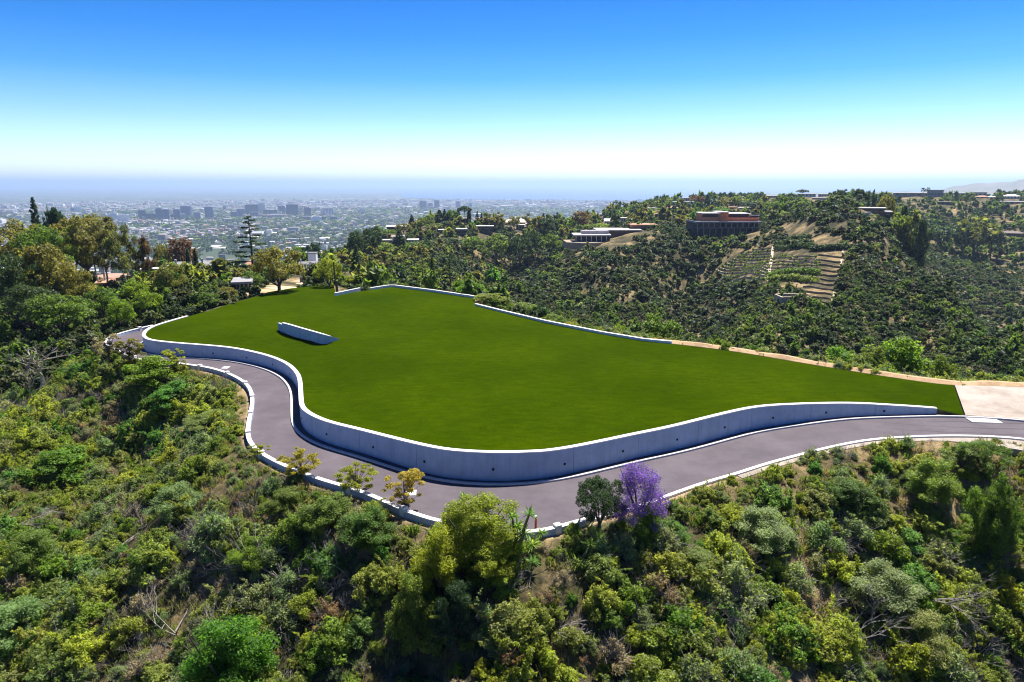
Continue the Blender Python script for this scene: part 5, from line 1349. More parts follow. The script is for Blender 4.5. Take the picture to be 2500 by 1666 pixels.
# palms
def palm(px, yt, r, label, cw=1.6):
    dx, dy = px_dir(px, yt); x, y = dx * r, dy * r; z = g1(x, y); h = row_z(y, yt) - z
    root = empty('palm_tree', (x, y, z)); tag(root, label, 'palm tree', 'tall thin palms on the skyline')
    MB().tube([(0, 0, -0.5), (0.2, 0, h * .5), (0, 0, h - cw)], [0.35, 0.28, 0.25], 6).obj('trunk', M['bark'], root)
    g = np.random.default_rng(int(px)); V, F = [], []
    for i in range(22):
        a = g.uniform(0, 6.28); e = g.uniform(-0.4, 1.1); c = len(V); d = np.array([math.cos(a) * math.cos(e), math.sin(a) * math.cos(e), math.sin(e)])
        s = np.array([-math.sin(a), math.cos(a), 0]) * 0.28 * cw; o_ = np.array([0, 0, h - cw]); m = o_ + d * cw * .8; t = o_ + d * cw * 1.5 - np.array([0, 0, cw * .6])
        V += [o_, m - s, t, m + s]; F.append((c, c + 1, c + 2, c + 3))
    obj('crown', mesh_np('crown', np.array(V), [np.array(F)], M['dark'], None, g.random(22)), root)
for px, yt, r, lab in [(1739, 482, 700, 'left one of two thin palms right of the rust red trees'), (1746, 483, 702, 'right one of two thin palms right of the rust red trees'), (1503, 487, 860, 'lone thin palm on the left shoulder of the right ridge'),
                       (2255, 457, 1010, 'left one of two tall palms on the far right ridge'), (2266, 456, 1012, 'right one of two tall palms on the far right ridge'), (1410, 512, 640, 'small palm standing between the middle and right ridges')]:
    palm(px, yt, r, lab, 3.2 if r > 600 else 2)

# yuccas
def yucca_head(g, n=42, L=0.62):
    V, F = [], []
    for i in range(n):
        a = g.uniform(0, 6.28); e = math.asin(g.uniform(-0.45, 1)); d = np.array([math.cos(a) * math.cos(e), math.sin(a) * math.cos(e), math.sin(e)])
        s = np.cross(d, [0, 0, 1.0]); s /= np.linalg.norm(s) + 1e-6; s *= 0.035; c = len(V); l = L * g.uniform(.7, 1.1)
        m = d * l * .5 + s * 0; t = d * l - np.array([0, 0, 0.10 * l])
        V += [d * .03 - s * .6, d * .03 + s * .6, m + s, m - s, t]; F.append((c, c + 1, c + 2, c + 3)); F.append((c + 3, c + 2, c + 4, c + 4))
    V = np.array(V); Fq = np.array([f for f in F if f[2] != f[3]]); Ft = np.array([f[:3] for f in F if f[2] == f[3]])
    return mesh_np('leaf_rosette', V, [Fq, Ft], M['yucca'], None, g.random(len(Fq) + len(Ft)))
yh = [yucca_head(np.random.default_rng(60 + i)) for i in range(3)]
def yucca(heads, base_px, r, label):
    """heads: list of (px, py) rosette centres"""
    dx, dy = px_dir(base_px, 1380); bx_, by_ = dx * r, dy * r; bz = g1(bx_, by_)
    root = empty('yucca_plant', (bx_, by_, bz)); tag(root, label, 'yucca', 'yuccas below the parapet')
    for i, (px, py) in enumerate(heads):
        yy = by_ + random.uniform(-.35, .35)
        zz = row_z(yy, py); dep = yy * C - (zz - CAMZ) * S; xx = (px - 1250) / FPX * dep
        q = (xx - bx_, yy - by_, max(zz - bz, 0.35))
        st = MB().tube([(0, 0, -0.3), (q[0] * .25, q[1] * .3, q[2] * .45), q], [0.13, 0.10, 0.07], 6).obj('stem', M['thatch'], root)
        o = obj('leaf_rosette', yh[i % 3], root, q); o.rotation_euler = (0, 0, i * 1.3); s = random.uniform(0.95, 1.3); o.scale = (s, s, s)
yucca([(1130, 1215), (1155, 1226)], 1150, 39.6, 'yucca poking above the big golden tree, left of its top')
yucca([(1250, 1262), (1292, 1256), (1262, 1285), (1232, 1290), (1280, 1302), (1240, 1320)], 1262, 37.6, 'tallest many headed yucca between the golden tree and the orange bollard')
yucca([(1300, 1330), (1285, 1350)], 1295, 38.2, 'two headed yucca just below the orange bollard')
yucca([(1322, 1302)], 1318, 39.2, 'single yucca against the parapet right of the bollard')
yucca([(1404, 1306)], 1408, 39.6, 'slim yucca below the parapet left of the dark tree')
yucca([(1437, 1292), (1461, 1312)], 1450, 39.4, 'twin headed yucca at the foot of the small dark tree')
yucca([(1410, 1385), (1440, 1330)], 1420, 37.8, 'low green yucca on the slope below the parapet')
yucca([(1270, 1345), (1300, 1372)], 1285, 37.3, 'yucca with drooping thatch at the right of the lower golden tree')

# fallen grey branches
def deadfall(px, py, size, label, seed, rot=0.0, parts=3):
    P = hit(px, py, 20); g = np.random.default_rng(seed)
    root = empty('fallen_branch', (P[0], P[1], P[2] + 0.5), rot); tag(root, label, 'branch', 'fallen grey branches on the slope')
    for k_ in range(parts):
        segs = []; a = g.uniform(-.5, .5)
        branch(g, (k_ * .2, 0, 0), (math.cos(a), math.sin(a), 0.25), size, 0.055, 3, segs, 0.5, 3, None, 0.3, 0.05)
        V, F = tubes(segs, 3); obj('limb', mesh_np('limb', V, [F], M['twig']), root)
for i, (px, py, s, lab, rot) in enumerate([(700, 1440, 2.6, 'silvery fallen branch spray left of the golden tree', 2.6), (880, 1480, 2.4, 'pale fallen limbs beside the dark gully', 2.2), (640, 1560, 2.0, 'grey fallen branch near the bottom edge, left of centre', 3.6),
                                           (300, 1345, 1.6, 'grey brittle branches in the middle of the left slope', 1.2), (2060, 1590, 2.0, 'grey fallen branch near the bottom right', 0.4), (2220, 1480, 2.2, 'bent whitish branch on the right slope', -0.6),
                                           (1230, 1540, 1.5, 'curled pale branch right of the dark gully', 1.4), (430, 1570, 2.0, 'silver branch spray near the bottom left', 2.0), (30, 1300, 1.6, 'whitish brittle branches at the left edge', 0.3)]):
    deadfall(px, py, s, lab, 70 + i, rot)
# ------------------------------------------------------------------ buildings
M['glass'] = pmat('dark_glass', (0.03, 0.04, 0.05), None, 2, 0.15, spec=0.5)
M['white_wall'] = pmat('white_render', (0.75, 0.72, 0.69), None, 0.6)
M['grey_wall'] = pmat('grey_render', (0.30, 0.29, 0.30), None, 0.6)
M['brown_wall'] = pmat('brown_wall', (0.16, 0.10, 0.08), None, 0.8)
M['dark_wall'] = pmat('dark_wall', (0.06, 0.055, 0.06), None, 0.8)
M['tan_wall'] = pmat('tan_wall', (0.48, 0.38, 0.28), None, 0.8)
M['wood'] = pmat('orange_sheathing', (0.78, 0.27, 0.12), (0.6, 0.19, 0.09), 0.5)
M['tile'] = pmat('clay_tile', (0.50, 0.27, 0.17), (0.38, 0.2, 0.13), 1.2)
M['slate'] = pmat('brown_shingle', (0.17, 0.12, 0.11), None, 1.5)
M['salmon'] = pmat('salmon_tile', (0.42, 0.26, 0.19), (0.34, 0.2, 0.15), 1.2)
M['cream'] = pmat('cream_roof', (0.72, 0.64, 0.52), None, 1)
M['turq'] = pmat('turquoise_roof', (0.35, 0.58, 0.56), None, 1)
M['raw'] = pmat('raw_concrete', (0.30, 0.29, 0.32), (0.2, 0.19, 0.21), 0.5)
M['rubble'] = pmat('building_rubble', (0.42, 0.33, 0.30), (0.12, 0.09, 0.09), 0.8)
def frame(px0, px1, py, r):
    pc = (px0 + px1) / 2; dx, dy = px_dir(pc, py); x, y = dx * r, dy * r
    return x, y, g1(x, y)
def house(px0, px1, ytop, ybase, r, wallm, roofm, roof, label, name='hillside_house', depth=None, nwin=4, storeys=1, group=None, posts=False, wfrac=0.5):
    x, y, z = frame(px0, px1, ybase, r)
    # stand the house where the ground really shows at that bearing and height, near its range
    rr_ = np.linspace(0.5, 2.0, 160) * r; ux, uy = x / r, y / r
    gz_ = ground(ux * rr_, uy * rr_); rows_ = project(ux * rr_, uy * rr_, gz_)[1]
    q_ = int(np.argmin(np.abs(rows_ - ybase) + 3.0 * np.abs(rr_ / r - 1)))
    r = float(rr_[q_]); x, y, z = ux * r, uy * r, float(gz_[q_])
    zt = row_z(y, ytop); zb = row_z(y, ybase)
    z0 = min(zb, z)
    dep = y * C - (zt - CAMZ) * S
    w = (px1 - px0) / FPX * dep
    D = depth or max(6, min(14, w * 0.6)); hh = max(zt - z0, 2.2)
    hh = min(hh, 1.35 * (zt - zb) + 2.0) if zt > zb else hh
    root = empty(name, (x, y, z0), -math.atan2(x, y) * 0.8); tag(root, label, 'house', group)
    rh = {'hip': min(2.6, hh * 0.4), 'flat': 0.45, 'gable': min(3, hh * .45), 'pyramid': hh * 0.5}[roof]
    hw = hh - rh
    MB().box(-w / 2, w / 2, 0, D, -2, hw).obj('wall', M[wallm], root)
    if roof == 'flat':
        MB().box(-w / 2 - 0.8, w / 2 + 0.8, -1.0, D + 0.8, hw + 0.003, hw + rh).obj('roof', M[roofm], root)
    elif roof == 'gable':
        mb = MB(); e = 0.5
        mb.poly([(-w / 2 - e, -e, hw), (w / 2 + e, -e, hw), (w / 2 + e, D / 2, hw + rh), (-w / 2 - e, D / 2, hw + rh), (w / 2 + e, D + e, hw), (-w / 2 - e, D + e, hw)], [(0, 1, 2, 3), (3, 2, 4, 5), (1, 4, 2), (0, 3, 5), (5, 4, 1, 0)])
        mb.obj('roof', M[roofm], root)
    else:
        MB().hip(-w / 2, w / 2, 0, D, hw + 0.003, rh, 0.7).obj('roof', M[roofm], root)
        if roof == 'pyramid':
            MB().hip(-w * .17, w * .17, D * .3, D * .3 + w * .34, hw + rh * .5, rh * 1.3, 0.2).obj('roof_peak', M[roofm], root)
    wh_ = max(0.9, min(2.2, hw / storeys * 0.6)); ww = w / nwin * wfrac
    wm = MB().box(-ww / 2, ww / 2, -0.06, 0.05, 0, wh_).mesh('window', M['glass'])
    fm = MB().box(-ww / 2 - .12, ww / 2 + .12, -0.03, 0.02, -.12, 0).box(-ww / 2 - .12, ww / 2 + .12, -0.03, 0.02, wh_, wh_ + .12).mesh('frame', M['white_wall'])
    for s_ in range(storeys):
        for i in range(nwin):
            o = obj('window', wm, root, (-w / 2 + (i + .5) * w / nwin, 0, hw * (s_ + 0.25) / storeys + 0.2))
            obj('frame', fm, o)
    if posts:
        pm_ = MB().box(-.15, .15, -.15, .15, -3, hw).mesh('post', M['raw'])
        for i in range(nwin + 1): obj('post', pm_, root, (-w / 2 + i * w / nwin, -0.8, 0))
    return root
for (a, b, yt, yb, r, wm_, rm_, rf, lab) in H_:
    house(a, b, yt, yb, r, wm_, rm_, rf, lab, nwin=(3 if b - a < 30 else 5))

# stepped gable house and chimney house in the valley
def stepped(px0, px1, ytop, ybase, r, label):
    x, y, z = frame(px0, px1, ybase, r); zt = row_z(y, ytop); z0 = min(row_z(y, ybase), z); dep = y * C; w = (px1 - px0) / FPX * dep; h = zt - z0; D = 10
    root = empty('gabled_house', (x, y, z0), -math.atan2(x, y)); tag(root, label, 'house')
    MB().box(-w / 2, w / 2, 0, D, -2, h * .45).obj('wall', M['grey_wall'], root)
    MB().poly([(-w / 2, -.4, h * .45), (w / 2, -.4, h * .45), (w / 2, D * .5, h * .8), (-w / 2, D * .5, h * .8), (w / 2, D, h * .45), (-w / 2, D, h * .45)], [(0, 1, 2, 3), (3, 2, 4, 5), (1, 4, 2), (0, 3, 5)]).obj('roof', M['grey_wall'], root)
    for gx_ in (-w * .42, w * .2, w * .46):
        mb = MB(); gw = w * .16
        for k_ in range(4): mb.box(gx_ - gw / 2 * (1 - k_ * .24), gx_ + gw / 2 * (1 - k_ * .24), -.5 - .01 * k_, .2 + .01 * k_, h * .3 + k_ * h * .16, h * .3 + (k_ + 1) * h * .16 + .02)
        mb.obj('stepped_gable', M['white_wall'], root)
    wm = MB().box(-.5, .5, -.08, .05, 0, 1.1).mesh('dormer_window', M['glass'])
    for i in range(6): obj('dormer_window', wm, root, (-w * .3 + i * w * .12, 0, h * .22))
    return root
stepped(428, 524, 628, 668, 262, 'grey white house with stepped gables behind the two cypresses')
stepped(730, 800, 628, 650, 240, 'grey roofed house with small dormers behind the dark hedge')
x, y, z = frame(755, 774, 640, 250); zt = row_z(y, 619)
r_ = empty('chimney_tower', (x, y, z)); tag(r_, 'pale stepped chimney tower rising behind the dark hedge', 'chimney')
mb = MB(); mb.box(-1.4, 1.4, -1, 1, -2, zt - z).box(-2.2, 2.2, -1.01, 1.01, -2, (zt - z) * .6); mb.obj('shaft', M['white_conc'], r_)
MB().box(-1.5, 1.5, -1.1, 1.1, zt - z + .003, zt - z + .4).obj('cap', M['grey_wall'], r_)

# timber and concrete mansion under construction
def mansion():
    r = 392; pc = 1782; dx, dy = px_dir(pc, 560); x, y = dx * r, dy * r
    dep = y * C + 10 * S
    u = lambda p: (p - pc) / FPX * dep; zz = lambda py: row_z(y, py)
    z0 = zz(576)
    root = empty('unfinished_mansion', (x, y, z0), 0); tag(root, 'unfinished mansion of orange timber boxes on a bare concrete frame, on the hillside', 'house')
    zf = lambda py: zz(py) - z0
    MB().box(u(1699), u(1858), 4, 22, -6, zf(541)).obj('foundation', M['dark_wall'], root)
    MB().box(u(1697), u(1860), 0, 22, zf(545), zf(541)).obj('upper_deck', M['raw'], root)
    MB().box(u(1700), u(1856), 0.6, 22, zf(558), zf(556.5)).obj('middle_deck', M['raw'], root)
    MB().box(u(1697), u(1748), 3.6, 3.95, zf(556), zf(545.5)).obj('infill_wall', M['brown_wall'], root)
    cm = MB().box(-.22, .22, -.22, .22, 0, zf(545) - zf(556.5) - .01).mesh('column', M['grey_wall'])
    for i in range(12): obj('column', cm, root, (u(1702 + i * 14), 0.4, zf(556.5) + .005))
    cm = MB().box(-.2, .2, -.2, .2, -5, zf(558) - .01).mesh('column', M['grey_wall'])
    for i in range(11): obj('column', cm, root, (u(1704 + i * 15), 1.0, 0))
    for (a, b, t, bt, yo) in [(1718, 1762, 523, 541, 5), (1762, 1782, 520, 541, 4), (1782, 1838, 524, 541, 6), (1838, 1858, 528, 541, 5)]:
        MB().box(u(a) + .01, u(b) - .01, yo, 18, zf(bt) + .02, zf(t)).obj('timber_block', M['wood'], root)
        MB().box(u(a) - .3, u(b) + .3, yo - 1, 18.5, zf(t) + .003, zf(t) + .35).obj('roof', M['white_wall'], root)
    om = MB().box(-1.3, 1.3, -.08, .05, 0, 1.7).mesh('window_opening', M['dark_wall'])
    for a, yo in [(1724, 5), (1733, 5), (1742, 5), (1752, 5), (1788, 6), (1797, 6), (1807, 6), (1818, 6), (1829, 6), (1843, 5), (1852, 5)]:
        obj('window_opening', om, root, (u(a), yo, zf(532)))
    MB().box(u(1760), u(1856), 2.6, 2.9, zf(537), zf(534)).obj('balcony_band', M['wood'], root)
mansion()
M['sandy2'] = pmat('shelf_earth', (0.40, 0.31, 0.21), (0.26, 0.2, 0.14), 0.6, 0.95)
# curved concrete terrace house
def terrace_house():
    r = 398; pc = 1500; dx, dy = px_dir(pc, 580); x, y = dx * r, dy * r; dep = y * C + 14 * S
    u = lambda p: (p - pc) / FPX * dep
    z0 = row_z(y, 590); zf = lambda py: row_z(y, py) - z0
    root = empty('concrete_house', (x, y, z0), 0); tag(root, 'half built concrete house with a long flat terrace roof on its own earth shelf', 'house')
    arc = [(u(1382) + (u(1500) - u(1382)) * t, -6 * math.sin(math.pi * min(t * 1.2, 1)) - 1) for t in np.linspace(0, 1, 12)]
    MB().prism([(u(1378), 16)][::-1] + arc + [(u(1500), 16)], -4, -0.3).obj('earth_shelf', M['sandy2'], root)
    MB().box(u(1408), u(1492), 4, 14, -1, zf(577)).obj('wall', M['dark_wall'], root)
    MB().box(u(1400), u(1492), 0, 15, zf(577) + .003, zf(573.5)).obj('terrace_slab', M['white_wall'], root)
    MB().box(u(1423), u(1490), 6, 14.5, zf(573.4), zf(566)).obj('upper_wall', M['raw'], root)
    cm = MB().box(-.16, .16, -.16, .16, -.3, zf(577)).mesh('column', M['white_wall'])
    for i in range(7): obj('column', cm, root, (u(1406 + i * 12.5), .8, 0))
    MB().box(u(1480), u(1585), 14, 30, 0, zf(568)).obj('rear_wall', M['brown_wall'], root)
    MB().box(u(1462), u(1578), 13, 31, zf(568) + .003, zf(565)).obj('broad_roof', M['cream'], root)
    MB().box(u(1557), u(1590), 22, 36, zf(564), zf(556)).obj('upper_block', M['brown_wall'], root)
    MB().box(u(1555), u(1625), 21, 37, zf(556) + .003, zf(554)).obj('upper_roof', M['tile'], root)
    MB().box(u(1590), u(1622), 24, 36, zf(566), zf(556)).obj('side_block', M['tan_wall'], root)
terrace_house()
# rubble slope house: stepped slabs under construction
def rubble():
    g = np.random.default_rng(4); r = 388; pc = 2010; dx, dy = px_dir(pc, 560); x, y = dx * r, dy * r; dep = y * C + 10 * S
    z0 = row_z(y, 600); u = lambda p: (p - pc) / FPX * dep; zf = lambda py: row_z(y, py) - z0
    root = empty('stepped_terraces', (x, y, z0)); tag(root, 'dark stepped terraces of broken slabs running down below the knoll', 'construction site')
    for i, (a, b, t) in enumerate([(1975, 2060, 590), (1968, 2055, 578), (1975, 2050, 566), (1985, 2050, 554), (1995, 2050, 542), (2000, 2045, 532)]):
        MB().box(u(a), u(b), 3 * i, 26, zf(t + 12), zf(t)).obj('terrace', M['raw'], root)
        for k_ in range(5):
            xx = u(g.uniform(a, b - 8)); MB().box(xx, xx + g.uniform(1.5, 4), 3 * i - .8, 3 * i + 1.5, zf(t) + .01, zf(t) + g.uniform(.3, .8)).obj('slab', M['white_wall' if k_ % 2 else 'rubble'], root)
    MB().box(u(1896), u(1956), -2, 5, zf(580), zf(577.5)).obj('lower_roof', M['white_wall'], root)
    MB().box(u(1900), u(1950), 0, 4.5, zf(588), zf(580)).obj('lower_wall', M['dark_wall'], root)
rubble()
# terrace wall under the knoll house
w_ = np.array([[*hit(p, q, 250)[:2], 0] for p, q in [(2052, 537), (2085, 533), (2120, 529), (2150, 526), (2175, 524)]])
kz = [g1(a[0], a[1]) for a in w_]; w_[:, 2] = kz; w_ = resample(w_, 3)
rt = empty('knoll_wall', (0, 0, 0)); tag(rt, 'pale retaining wall with piers curving under the flat roofed knoll house', 'wall')
sweep(w_, lambda i: [(-.2, w_[i, 2] - 1), (.2, w_[i, 2] - 1), (.2, w_[i, 2] + 1.6), (-.2, w_[i, 2] + 1.6)], 'wall_body', M['grey_wall'], rt)
pmm = MB().box(-.3, .3, -.3, .3, -1, 2).mesh('pier', M['white_wall'])
for i in range(0, len(w_), 2): obj('pier', pmm, rt, tuple(w_[i]))

# ------------------------------------------------------------------ vineyard terraces
M['stepearth'] = pmat('step_earth', (0.26, 0.19, 0.12), None, 1.0)
M['berm'] = pmat('terrace_berm', (0.52, 0.42, 0.32), (0.36, 0.28, 0.2), 1.0)
rows = [((1818, 612), (1880, 606)), ((1836, 618), (1888, 616))]
LX = lambda t: np.interp(t, [0, 1], [0, 1])
vine_me = far_shrubs(60, 0.4, ['green'], 777, 2, 5)
def strip(path_px, name, label, h, w, mat, group):
    P = np.array([hit(px, py, 200) for px, py in path_px]); P = resample(P, 3)
    P[:, 2] = ground(P[:, 0], P[:, 1])
    o = sweep(P, lambda i: [(-w / 2, P[i, 2] - .4), (w / 2, P[i, 2] - .4), (w / 2, P[i, 2] + h), (-w / 2, P[i, 2] + h)], name, mat)
    tag(o, label, 'terrace wall' if 'berm' not in name else 'berm', group)
    if group: PLACED.append((o, path_px[0][1], 0))
    return P
NR = 12
vp, vi = [], []
for i in range(NR):
    t = i / (NR - 1)
    xl = np.interp(t, [0, .35, .8, 1], [1838, 1790, 1748, 1760]); xm = np.interp(t, [0, 1], [1888, 1874]); yl = np.interp(t, [0, .8, 1], [612, 660, 680]); ym = np.interp(t, [0, 1], [607, 684])
    pth = [(xl, yl), ((xl * .6 + xm * .4), (yl * .55 + ym * .45) + 2), (xm - 3, ym)]
    lab_ = ('top' if i == 0 else 'bottom' if i == NR - 1 else ORD[i] + ' from the top' if i < 7 else 'lower')
    P = strip(pth, 'terrace_berm', 'pale curved terrace berm in the planted hillside left of the footpath' , .5, .5, M['berm'], 'terrace berms left of the footpath')
    for p in P: vp.append((p[0], p[1] - 1.2, g1(p[0], p[1] - 1.2)))
    if i > 2:
        xr = np.interp(t, [0, 1], [1982, 2000]); yr = np.interp(t, [0, 1], [612, 672])
        P = strip([(xm + 5, ym), ((xm + xr) / 2, (ym + yr) / 2 + 1), (xr, yr)], 'terrace_berm', 'dark edged terrace berm in the planted hillside right of the footpath', .5, .45, M['berm'], 'terrace berms right of the footpath')
        for p in P: vp.append((p[0], p[1] - 1.2, g1(p[0], p[1] - 1.2)))
for i in range(11):
    t = i / 10
    a = (np.interp(t, [0, 1], [1998, 1945]), np.interp(t, [0, 1], [625, 736])); b = (np.interp(t, [0, 1], [2055, 2026]), np.interp(t, [0, 1], [632, 744]))
    strip([a, ((a[0] + b[0]) / 2, (a[1] + b[1]) / 2), b], 'terrace_step', 'bare earth step right of the vine terraces', .6, .3, M['stepearth'], 'steps of the bare strip')
P = strip([(1889, 602), (1884, 640), (1876, 690)], 'hillside_path', 'pale footpath running straight down through the vine terraces', .12, 1.6, M['berm'], None)
P = strip([(2058, 610), (2048, 680), (2030, 742)], 'hillside_path', 'tan footpath along the right edge of the bare terraced strip', .06, .7, M['berm'], None)
P = strip([(1700, 690), (1730, 692), (1765, 706), (1800, 712)], 'hillside_path', 'curved earth track below the lowest vine terrace', .12, 1.2, M['berm'], None)
r_ = empty('stone_foundation', tuple(hit(1955, 735, 200))); tag(r_, 'pale rectangular foundation at the foot of the bare terraced strip', 'foundation')
MB().box(-5.5, 5.5, -.3, .3, -1, 1.2).box(-5.5, 5.5, 5.5, 6.1, -1, 1.3).box(-6.1, -5.51, -.3, 6.1, -1, 1.1).box(5.51, 6.1, -.3, 6.1, -1, 1.1).obj('wall', M['tan_wall'], r_)
# bright dark hedge bands among the terraces, bush by bush rows joined per row
for (a, b, n, m_, lab) in [((1898, 588), (1975, 586), 9, 0, 'topmost dark planted row right of the footpath'), ((1896, 598), (1978, 596), 9, 0, 'second dark planted row right of the footpath'), ((1895, 608), (1985, 606), 9, 0, 'third dark planted row right of the footpath'),
                       ((1985, 612), (2056, 610), 8, 0, 'thick hedge at the top of the bare strip'), ((1880, 678), (1996, 672), 14, 1, 'bright green hedge row across the lower terraces'), ((1876, 690), (1990, 690), 14, 1, 'lowest green hedge row of the terraces'),
                       ((1735, 682), (1860, 704), 16, 0, 'dark hedge below the curved terraces on the left'), ((2250, 545), (2345, 560), 12, 0, 'long dark hedge before the far right tree')]:
    A, B = hit(*a, 200), hit(*b, 200); root = empty('hedge_row', tuple(A)); tag(root, lab, 'hedge')
    V, F, tt = [], [], []
    g = np.random.default_rng(int(a[0])); cen = [A * (1 - q) + B * q for q in np.linspace(0, 1, n * 2)]
    cen = np.array([[c[0], c[1], g1(c[0], c[1]) + .9 + g.uniform(-.2, .4)] for c in cen]) - A
    v, f, t_ = leaves(g, cen, np.full(len(cen), 1.5) * g.uniform(.8, 1.2, len(cen)), 1800, .5)
    obj('foliage', mesh_np('foliage', v, [f], M['dark' if m_ == 0 else 'green'], None, t_), root)
vp = np.array(vp); g = np.random.default_rng(8); vp = vp[g.random(len(vp)) < .8]
vc = lib_col('vine_plants', vine_me)
scatter('vine_plants', 'rows of small vines planted along the terraces', vp, g.integers(0, 2, len(vp)), g.uniform(.55, 1.15, len(vp))[:, None] * np.ones((1, 3)), g.uniform(0, 6, len(vp)), (np.zeros(len(vp)),) * 2, vc)

# ------------------------------------------------------------------ behind the lawn: hedge, pole, earth mounds, cars
def mound(px, py, rx, ry, h, label, seed, mat='mound'):
    P = hit(px, py, 60); g = np.random.default_rng(seed); V = [(0, 0, h)]; F = []; n = 28; rings = 7
    for k_ in range(1, rings + 1):
        q = k_ / rings
        for j in range(n):
            a = j * 2 * math.pi / n; nn = 1 + .18 * (vnoise(np.array(math.cos(a) * 2 + seed), np.array(math.sin(a) * 2 + q * 3)) - .5)
            V.append((math.cos(a) * rx * q * nn, math.sin(a) * ry * q * nn, h * (1 - q) ** .9 * (1 + .25 * g.normal() * .4) - (0.3 if k_ == rings else 0)))
    for j in range(n):
        F.append((0, 1 + j, 1 + (j + 1) % n))
    for k_ in range(rings - 1):
        for j in range(n):
            a = 1 + k_ * n + j; b = 1 + k_ * n + (j + 1) % n; F.append((a, a + n, b + n, b))
    me = bpy.data.meshes.new('earth_mound'); me.from_pydata([tuple(map(float, v)) for v in V], [], F); me.materials.append(M[mat])
    o = obj('earth_mound', me, None, tuple(P)); tag(o, label, 'mound')
M['mound'] = pmat('raw_earth', (0.50, 0.29, 0.16), (0.36, 0.20, 0.11), 1.4, 0.95, 0.6, 4)
M['sandy'] = pmat('sandy_earth', (0.66, 0.50, 0.33), (0.55, 0.38, 0.23), 0.9, 0.95, 0.5, 4)
mound(862, 700, 5.5, 4, 1.9, 'reddish earth mound behind the short rim wall', 1)
mound(820, 690, 4.2, 3, 1.6, 'brown earth mound behind the wooden pole', 2)
mound(752, 696, 6.5, 5, 0.8, 'pale sandy heap at the back of the lawn right of the round oak', 3, 'sandy')
mound(690, 706, 5, 3, 0.5, 'low sandy bank beside the round oak', 4, 'sandy')
P = at(822, 716, 2.0); z_ = 1.7; hp = row_z(P[1], 640) - z_
r_ = empty('wooden_pole', (P[0], P[1], z_)); tag(r_, 'leaning weathered wooden pole at the back corner of the lawn', 'pole')
MB().tube([(0.1, 0, -.4), (-.15, 0, hp * .5), (-.25, 0, hp)], [.17, .15, .12], 8).obj('post', M['bark'], r_)
MB().tube([(.32, .1, -.4), (.1, .1, hp * .42)], [.12, .1], 8).obj('stake', M['bark'], r_)
A, B = hit(742, 668, 120), hit(838, 672, 120)
A = np.array([*(px_dir(742, 660)[i] * 165 for i in (0, 1)), 0]); A[2] = g1(A[0], A[1]); B = np.array([*(px_dir(836, 660)[i] * 168 for i in (0, 1)), 0]); B[2] = g1(B[0], B[1])
root = empty('cypress_hedge', tuple(A)); tag(root, 'tall dark clipped hedge of cypresses behind the sandy heap', 'hedge')
for i in range(13):
    q = i / 12; p = A * (1 - q) + B * q; zt = row_z(p[1], 642 + 4 * math.sin(i * 2.1)); g = np.random.default_rng(i); hh = zt - p[2]
    v, f, t_ = leaves(g, [(0, 0, hh * s) for s in np.linspace(.12, .9, 7)], [.75] * 7, 420, .22, .3)
    obj('hedge_plant', mesh_np('hedge_plant', v, [f], M['dark'], None, t_), root, tuple(p - A))
# cars in the yard on the left
def car(px, py, label, col, rot):
    P = hit(px, py, 60); root = empty('parked_car', tuple(P), rot); tag(root, label, 'car', 'cars parked in the dirt yard on the left')
    body = MB().poly([(-2.2, -.85, .35), (2.2, -.85, .35), (2.2, .85, .35), (-2.2, .85, .35), (-2.2, -.85, .85), (2.2, -.85, .75), (2.2, .85, .75), (-2.2, .85, .85)], [(0, 3, 2, 1), (4, 5, 6, 7), (0, 1, 5, 4), (1, 2, 6, 5), (2, 3, 7, 6), (3, 0, 4, 7)])
    body.obj('body', M[col], root)
    MB().poly([(-1.6, -.8, .84), (1.1, -.8, .79), (1.1, .8, .79), (-1.6, .8, .84), (-1.2, -.65, 1.4), (.4, -.65, 1.4), (.4, .65, 1.4), (-1.2, .65, 1.4)], [(4, 5, 6, 7), (0, 1, 5, 4), (1, 2, 6, 5), (2, 3, 7, 6), (3, 0, 4, 7)]).obj('cabin', M['glass'], root)
    MB().box(-1.15, .35, -.62, .62, 1.403, 1.45).obj('roof', M[col], root)
    wm = MB().tube([(0, -.1, 0), (0, .1, 0)], .33, 10).mesh('wheel', M['dark_wall'])
    for a in (-1.4, 1.4):
        for b in (-.82, .82): obj('wheel', wm, root, (a, b, .33))
for i, (px, py, lab, c_, ro) in enumerate([(117, 669, 'white car nearest the dark tree trunk in the yard', 'white_wall', .2), (112, 650, 'silver car half hidden behind the olive tree', 'grey_wall', .5), (150, 636, 'blue grey car at the back of the yard', 'turq', .1),
                                          (178, 640, 'white car parked left of the eucalyptus', 'white_wall', -.2), (186, 648, 'second white car in front of the eucalyptus', 'white_wall', -.1), (205, 646, 'dark car right of the white cars', 'dark_wall', .3), (130, 622, 'white van roof at the back of the yard', 'white_wall', 0)]):
    car(px, py, lab, c_, ro)
# power pole
def ppole(px, yt, r, label):
    dx, dy = px_dir(px, yt); x, y = dx * r, dy * r; z = g1(x, y); h = row_z(y, yt) - z
    root = empty('utility_pole', (x, y, z)); tag(root, label, 'pole')
    MB().tube([(0, 0, -.5), (0, 0, h)], [.16, .11], 6).obj('post', M['bark'], root)
    MB().box(-1.1, 1.1, -.06, .06, h - .8, h - .66).obj('crossarm', M['bark'], root)
ppole(469, 632, 170, 'slim dark utility pole in front of the stepped gable house')
ppole(416, 585, 290, 'thin utility pole left of the russet tree')

